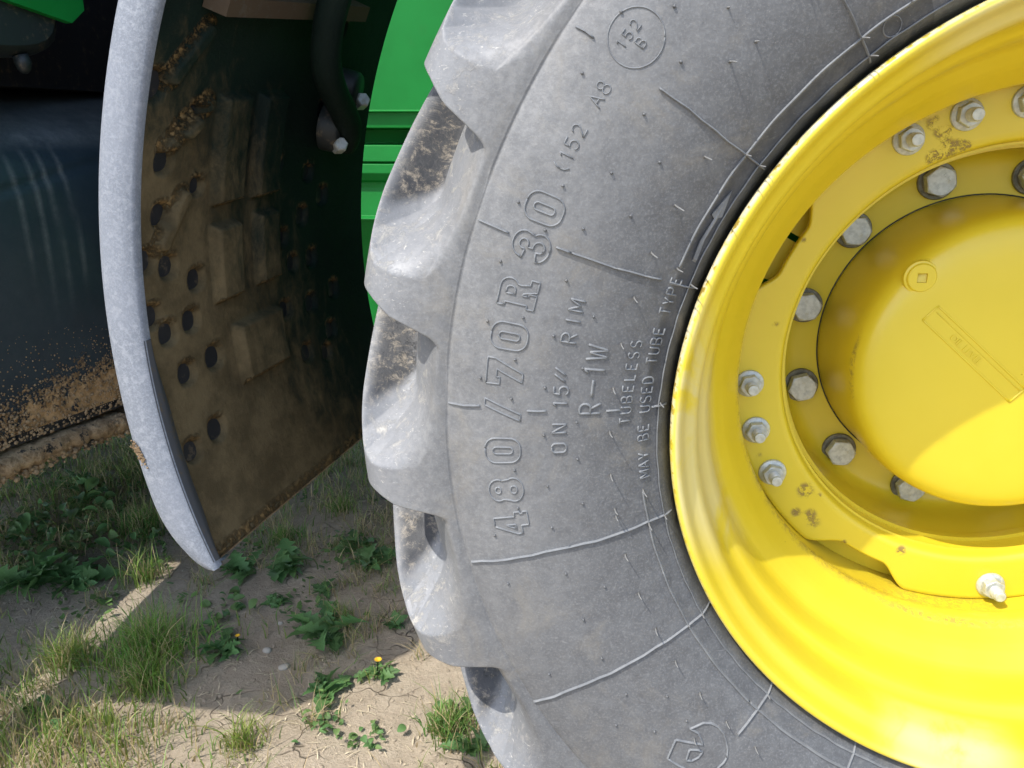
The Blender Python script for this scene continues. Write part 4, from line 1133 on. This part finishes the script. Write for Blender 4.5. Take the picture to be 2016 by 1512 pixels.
# --- tufts one can tell apart
TUFTS = [
 (-1.30, .47, .095, 1150, .12, (1.0, 1.15, .9), 'big thick green grass tuft left of centre in front of the mudguard tip'),
 (-1.26, .38, .07, 420, .10, (1.05, 1.1, .9), 'bright grass tuft just nearer than the big thick tuft'),
 (-1.44, .43, .07, 380, .10, (1.1, 1.05, .9), 'grass tuft on the left flank of the big thick tuft'),
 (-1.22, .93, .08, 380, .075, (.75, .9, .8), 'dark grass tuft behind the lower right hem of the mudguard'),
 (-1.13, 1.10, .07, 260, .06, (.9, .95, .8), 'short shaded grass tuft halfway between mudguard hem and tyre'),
 (-.70, .34, .06, 420, .075, (.85, 1.0, .9), 'leafy grass tuft at the foot of the tyre lugs'),
 (-1.03, .27, .05, 230, .075, (1.3, 1.15, 1.0), 'straw-coloured grass tuft beside the pale bare soil'),
 (-1.46, .72, .06, 150, .12, (1.05, 1.1, .9), 'thin tall grass tuft left of the mudguard tip'),
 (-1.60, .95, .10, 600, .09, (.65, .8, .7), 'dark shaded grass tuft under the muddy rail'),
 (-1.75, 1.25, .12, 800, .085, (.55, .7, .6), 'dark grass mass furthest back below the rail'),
 (-.98, .62, .05, 120, .07, (1.0, 1.05, .9), 'small grass tuft among the leaves left of the tyre'),
 (-1.02, 1.32, .06, 200, .06, (.95, .95, .8), 'farthest small grass tuft near the dark soil beside the tyre'),
]
for i, (x, y, rd, n, hh, tn, lb) in enumerate(TUFTS):
    o = link('grass_tuft', blades(clump(0, 0, rd, n, 50+i)+np.array([x, y]), 'grass_tuft', 70+i, hh*.25, hh, .0022, 1.0, tn, .32, .24), None, [M['grass']])
    tag(o, lb, 'grass tuft', 'grass tufts on the dry soil')
# --- weeds with leaves
def leaf_mesh(seed, kind):
    r = np.random.default_rng(seed)
    L = 1.0; n = 11 if kind == 'lobed' else 8
    V = []
    for i in range(n):
        t = i/(n-1)
        if kind == 'lobed':
            w = .05+.17*math.sin(math.pi*min(1, t*1.02))**.8*(.45+.55*t)*1.3
            w *= (1.25 if i % 2 else .55) if 0 < i < n-2 else 1
        else: w = .04+.27*math.sin(math.pi*t)**.75
        if i == n-1: w = .004
        z = .42*t-.52*t*t+r.normal(0, .008); fold = .10*w/.2
        bk = -.05 if (kind == 'lobed' and i % 2) else 0
        V += [(t*L+bk, -w, z+fold), (t*L, 0, z-.01), (t*L+bk, w, z+fold+r.normal(0, .012))]
    F = [(3*i+j, 3*i+j+1, 3*i+4+j, 3*i+3+j) for i in range(n-1) for j in range(2)]
    tv = r.uniform(.8, 1.2); col = np.ones((len(V), 4)); col[:, :3] = np.array([tv*r.uniform(.85, 1.2), tv, tv])
    return mesh('leaf', V, F, dict(tint=col))
LM = {k: [leaf_mesh(100+i+(50 if k == 'oval' else 0), k) for i in range(5)] for k in ('lobed', 'oval')}
for k in LM:
    for me in LM[k]: me.materials.append(M['leaf'])
PL = [
 (-1.69, .67, 'lobed', .11, 16, 'broad lobed weed at the left edge beside the shaded soil'),
 (-1.87, .88, 'oval', .085, 18, 'dense dark leafy weed at the left edge under the muddy rail'),
 (-1.60, .70, 'lobed', .09, 12, 'lobed weed right of the broad one at the left edge'),
 (-1.72, .82, 'oval', .07, 16, 'bushy small-leaved weed in deep shade at far left'),
 (-1.80, 1.03, 'oval', .08, 16, 'dark weed directly below the rail near the left edge'),
 (-1.92, 1.15, 'lobed', .09, 12, 'farthest dark lobed weed at the left edge'),
 (-1.55, .84, 'oval', .055, 12, 'small bright-tipped weed left of the mudguard tip'),
 (-1.46, .95, 'lobed', .08, 10, 'slender weed behind the mudguard lip'),
 (-1.17, .80, 'lobed', .085, 12, 'green weed just right of the mudguard tip'),
 (-1.25, .78, 'lobed', .075, 9, 'low weed directly under the mudguard tip'),
 (-.98, .84, 'lobed', .075, 12, 'green weed close to the tyre at mid height'),
 (-1.03, .92, 'lobed', .07, 9, 'weed behind the one close to the tyre'),
 (-.99, .58, 'lobed', .10, 15, 'large bright lobed weed alone on bare soil left of the tyre'),
 (-1.23, .64, 'oval', .05, 9, 'dark small oval-leaved weed in the middle of the bare soil'),
 (-1.23, .545, 'oval', .045, 5, 'two-leaved dark seedling next to the big grass tuft'),
 (-1.17, .50, 'lobed', .065, 10, 'small weed with a faded bud in front of the dark seedling'),
 (-1.13, .66, 'lobed', .05, 6, 'tiny pale weed between seedling and large bright weed'),
 (-.86, .47, 'lobed', .05, 9, 'flat wilted weed with a yellow flower in the sunlight'),
 (-.93, .40, 'lobed', .065, 10, 'pale trailing weed at the sunlit edge of the shade'),
 (-.92, .32, 'oval', .035, 12, 'low sprawling small-leaved weed near the bottom edge'),
 (-.83, .30, 'oval', .03, 12, 'low creeping weed nearest the tyre at the bottom edge'),
 (-.70, .36, 'oval', .045, 14, 'dark leafy weed in the tyre shadow'),
 (-.66, .30, 'lobed', .055, 9, 'bottom-most weed half hidden by the tyre'),
 (-1.38, .28, 'oval', .04, 9, 'bright broad-leaved weed at the bottom left corner'),
 (-1.05, .72, 'lobed', .05, 7, 'small weed above the large bright one'),
 (-.86, .62, 'lobed', .05, 7, 'small weed touching the tyre lug outline'),
]
for i, (x, y, kd, L, n, lb) in enumerate(PL):
    r = np.random.default_rng(200+i)
    o = bpy.data.objects.new('weed', None); COL.objects.link(o); o.location = (x, y, float(hgt(np.array(x), np.array(y)))-.002)
    tag(o, lb, 'weed', 'weeds growing on the dry soil')
    for j in range(int(n*(2.6 if kd == 'oval' else 1.8))):
        c = bpy.data.objects.new('leaf', LM[kd][r.integers(5)]); COL.objects.link(c); c.parent = o
        s = L*r.uniform(.35, .85)*(.7 if kd == 'oval' else 1.1); el = r.uniform(-.55, .35) if L > .04 else r.uniform(-.3, .2)
        c.location = (r.normal(0, L*.12), r.normal(0, L*.12), .002) if kd == 'lobed' else (r.normal(0, L*.55), r.normal(0, L*.55), r.uniform(0, L*.5))
        c.rotation_euler = (r.normal(0, .45), -abs(el)-r.uniform(0, .35) if kd == 'lobed' else el, r.uniform(0, 6.283)); c.scale = (s, s*r.uniform(.8, 1.25), s)
def flower(x, y, par):
    mb = MB(); z = float(hgt(np.array(x), np.array(y)))
    V, F = tube([(x, y, z), (x+.004, y-.002, z+.02), (x+.006, y-.004, z+.034)], .0012, 6); mb.add(V, F, 1)
    c = np.array([x+.006, y-.004, z+.036])
    for k in range(11):
        a = 2*math.pi*k/11; d = np.array([math.cos(a), math.sin(a), .25]); t = np.array([-math.sin(a), math.cos(a), 0])
        mb.add([c, c+d*.007-t*.0022, c+d*.0105, c+d*.007+t*.0022], [(0, 1, 2, 3)], 0)
    mb.build('flower', [M['petal'], M['leaf']], None)
    return bpy.data.objects[-1]
mbf = MB()
def flw(x, y, s=1.0):
    mb = MB(); z = float(hgt(np.array(x), np.array(y)))
    V, F = tube([(x, y, z), (x+.004, y-.002, z+.02*s), (x+.006, y-.004, z+.034*s)], .0012, 6); mb.add(V, F, 1)
    c = np.array([x+.006, y-.004, z+.036*s])
    for k in range(12):
        a = 2*math.pi*k/12; d = np.array([math.cos(a), math.sin(a), .35]); t = np.array([-math.sin(a), math.cos(a), 0])
        mb.add([c, c+d*.005*s-t*.0018, c+d*.0075*s, c+d*.005*s+t*.0018], [(0, 1, 2, 3)], 0)
    return mb.build('flower', [M['petal'], M['leaf']], None)
fl1 = flw(-.862, .465); tag(fl1, 'small open yellow flower on the sunlit soil beside the tyre', 'flower')
fl2 = flw(-1.155, .52, .7); tag(fl2, 'closed orange flower bud in the shade among weeds', 'flower')
# stones
def stone(x, y, a, b, c, rot, seed, label):
    bm = bmesh.new(); bmesh.ops.create_icosphere(bm, subdivisions=2, radius=1)
    r = random.Random(seed)
    for v in bm.verts: v.co *= r.uniform(.88, 1.1)
    me = bpy.data.meshes.new('stone'); bm.to_mesh(me); bm.free(); smooth(me)
    o = link('stone', me, None, [M['stone']]); o.location = (x, y, float(hgt(np.array(x), np.array(y)))+c*.3); o.scale = (a, b, c); o.rotation_euler = (0, 0, rot)
    tag(o, label, 'stone', 'loose stones on the soil')
stone(-1.86, 1.22, .026, .016, .009, .3, 1, 'flat pale oval stone under the muddy rail')
stone(-1.09, .51, .009, .008, .006, 0, 2, 'small pale stone near the middle of the bare soil')
stone(-1.10, .60, .006, .005, .004, 0, 3, 'tiny pale pebble above the middle of the bare soil')
stone(-1.04, .47, .012, .009, .006, .6, 4, 'broken pale pebble left of the sunlit patch')
stone(-1.17, .86, .012, .009, .007, .6, 5, 'angular grey pebble near the mudguard tip')
# scattered straw and grit
r = np.random.default_rng(33); mb = MB()
for _ in range(2400):
    x = r.uniform(-2.0, -.55); y = abs(r.normal(.15, .55))+.1; L = r.uniform(.006, .030)
    if float(vnoise(np.array(x*6), np.array(y*6), 77)) < -.05: continue
    a = r.uniform(0, 6.28); z = float(hgt(np.array(x), np.array(y)))
    d = np.array([math.cos(a), math.sin(a), r.uniform(-.02, .12)])*L; w = np.array([-math.sin(a), math.cos(a), 0])*r.uniform(.0004, .0009)
    p = np.array([x, y, z+.002]); k = w*r.uniform(-.8, .8)+np.array([0, 0, .002])
    mb.add([p-w, p+w, p+d*.5+w+k, p+d*.5-w+k, p+d+w*.3, p+d-w*.3], [(0, 1, 2, 3), (3, 2, 4, 5)])
tag(mb.build('straw', M['straw'], None), 'scattered bits of dry straw on the soil', 'straw', kind='stuff')
r = np.random.default_rng(34)
def gr(rr):
    x = rr.uniform(-2.2, -.5); y = rr.uniform(.05, 2.2); return (x, y, float(hgt(np.array(x), np.array(y)))), (rr.normal(0, .2), rr.normal(0, .2), 1.0), 1
tag(lumps(4200, gr, .0012, .0052, 8).build('grit', M['soil'], None, kind='stuff'), 'small crumbs of dry soil', 'soil crumbs', kind='stuff')
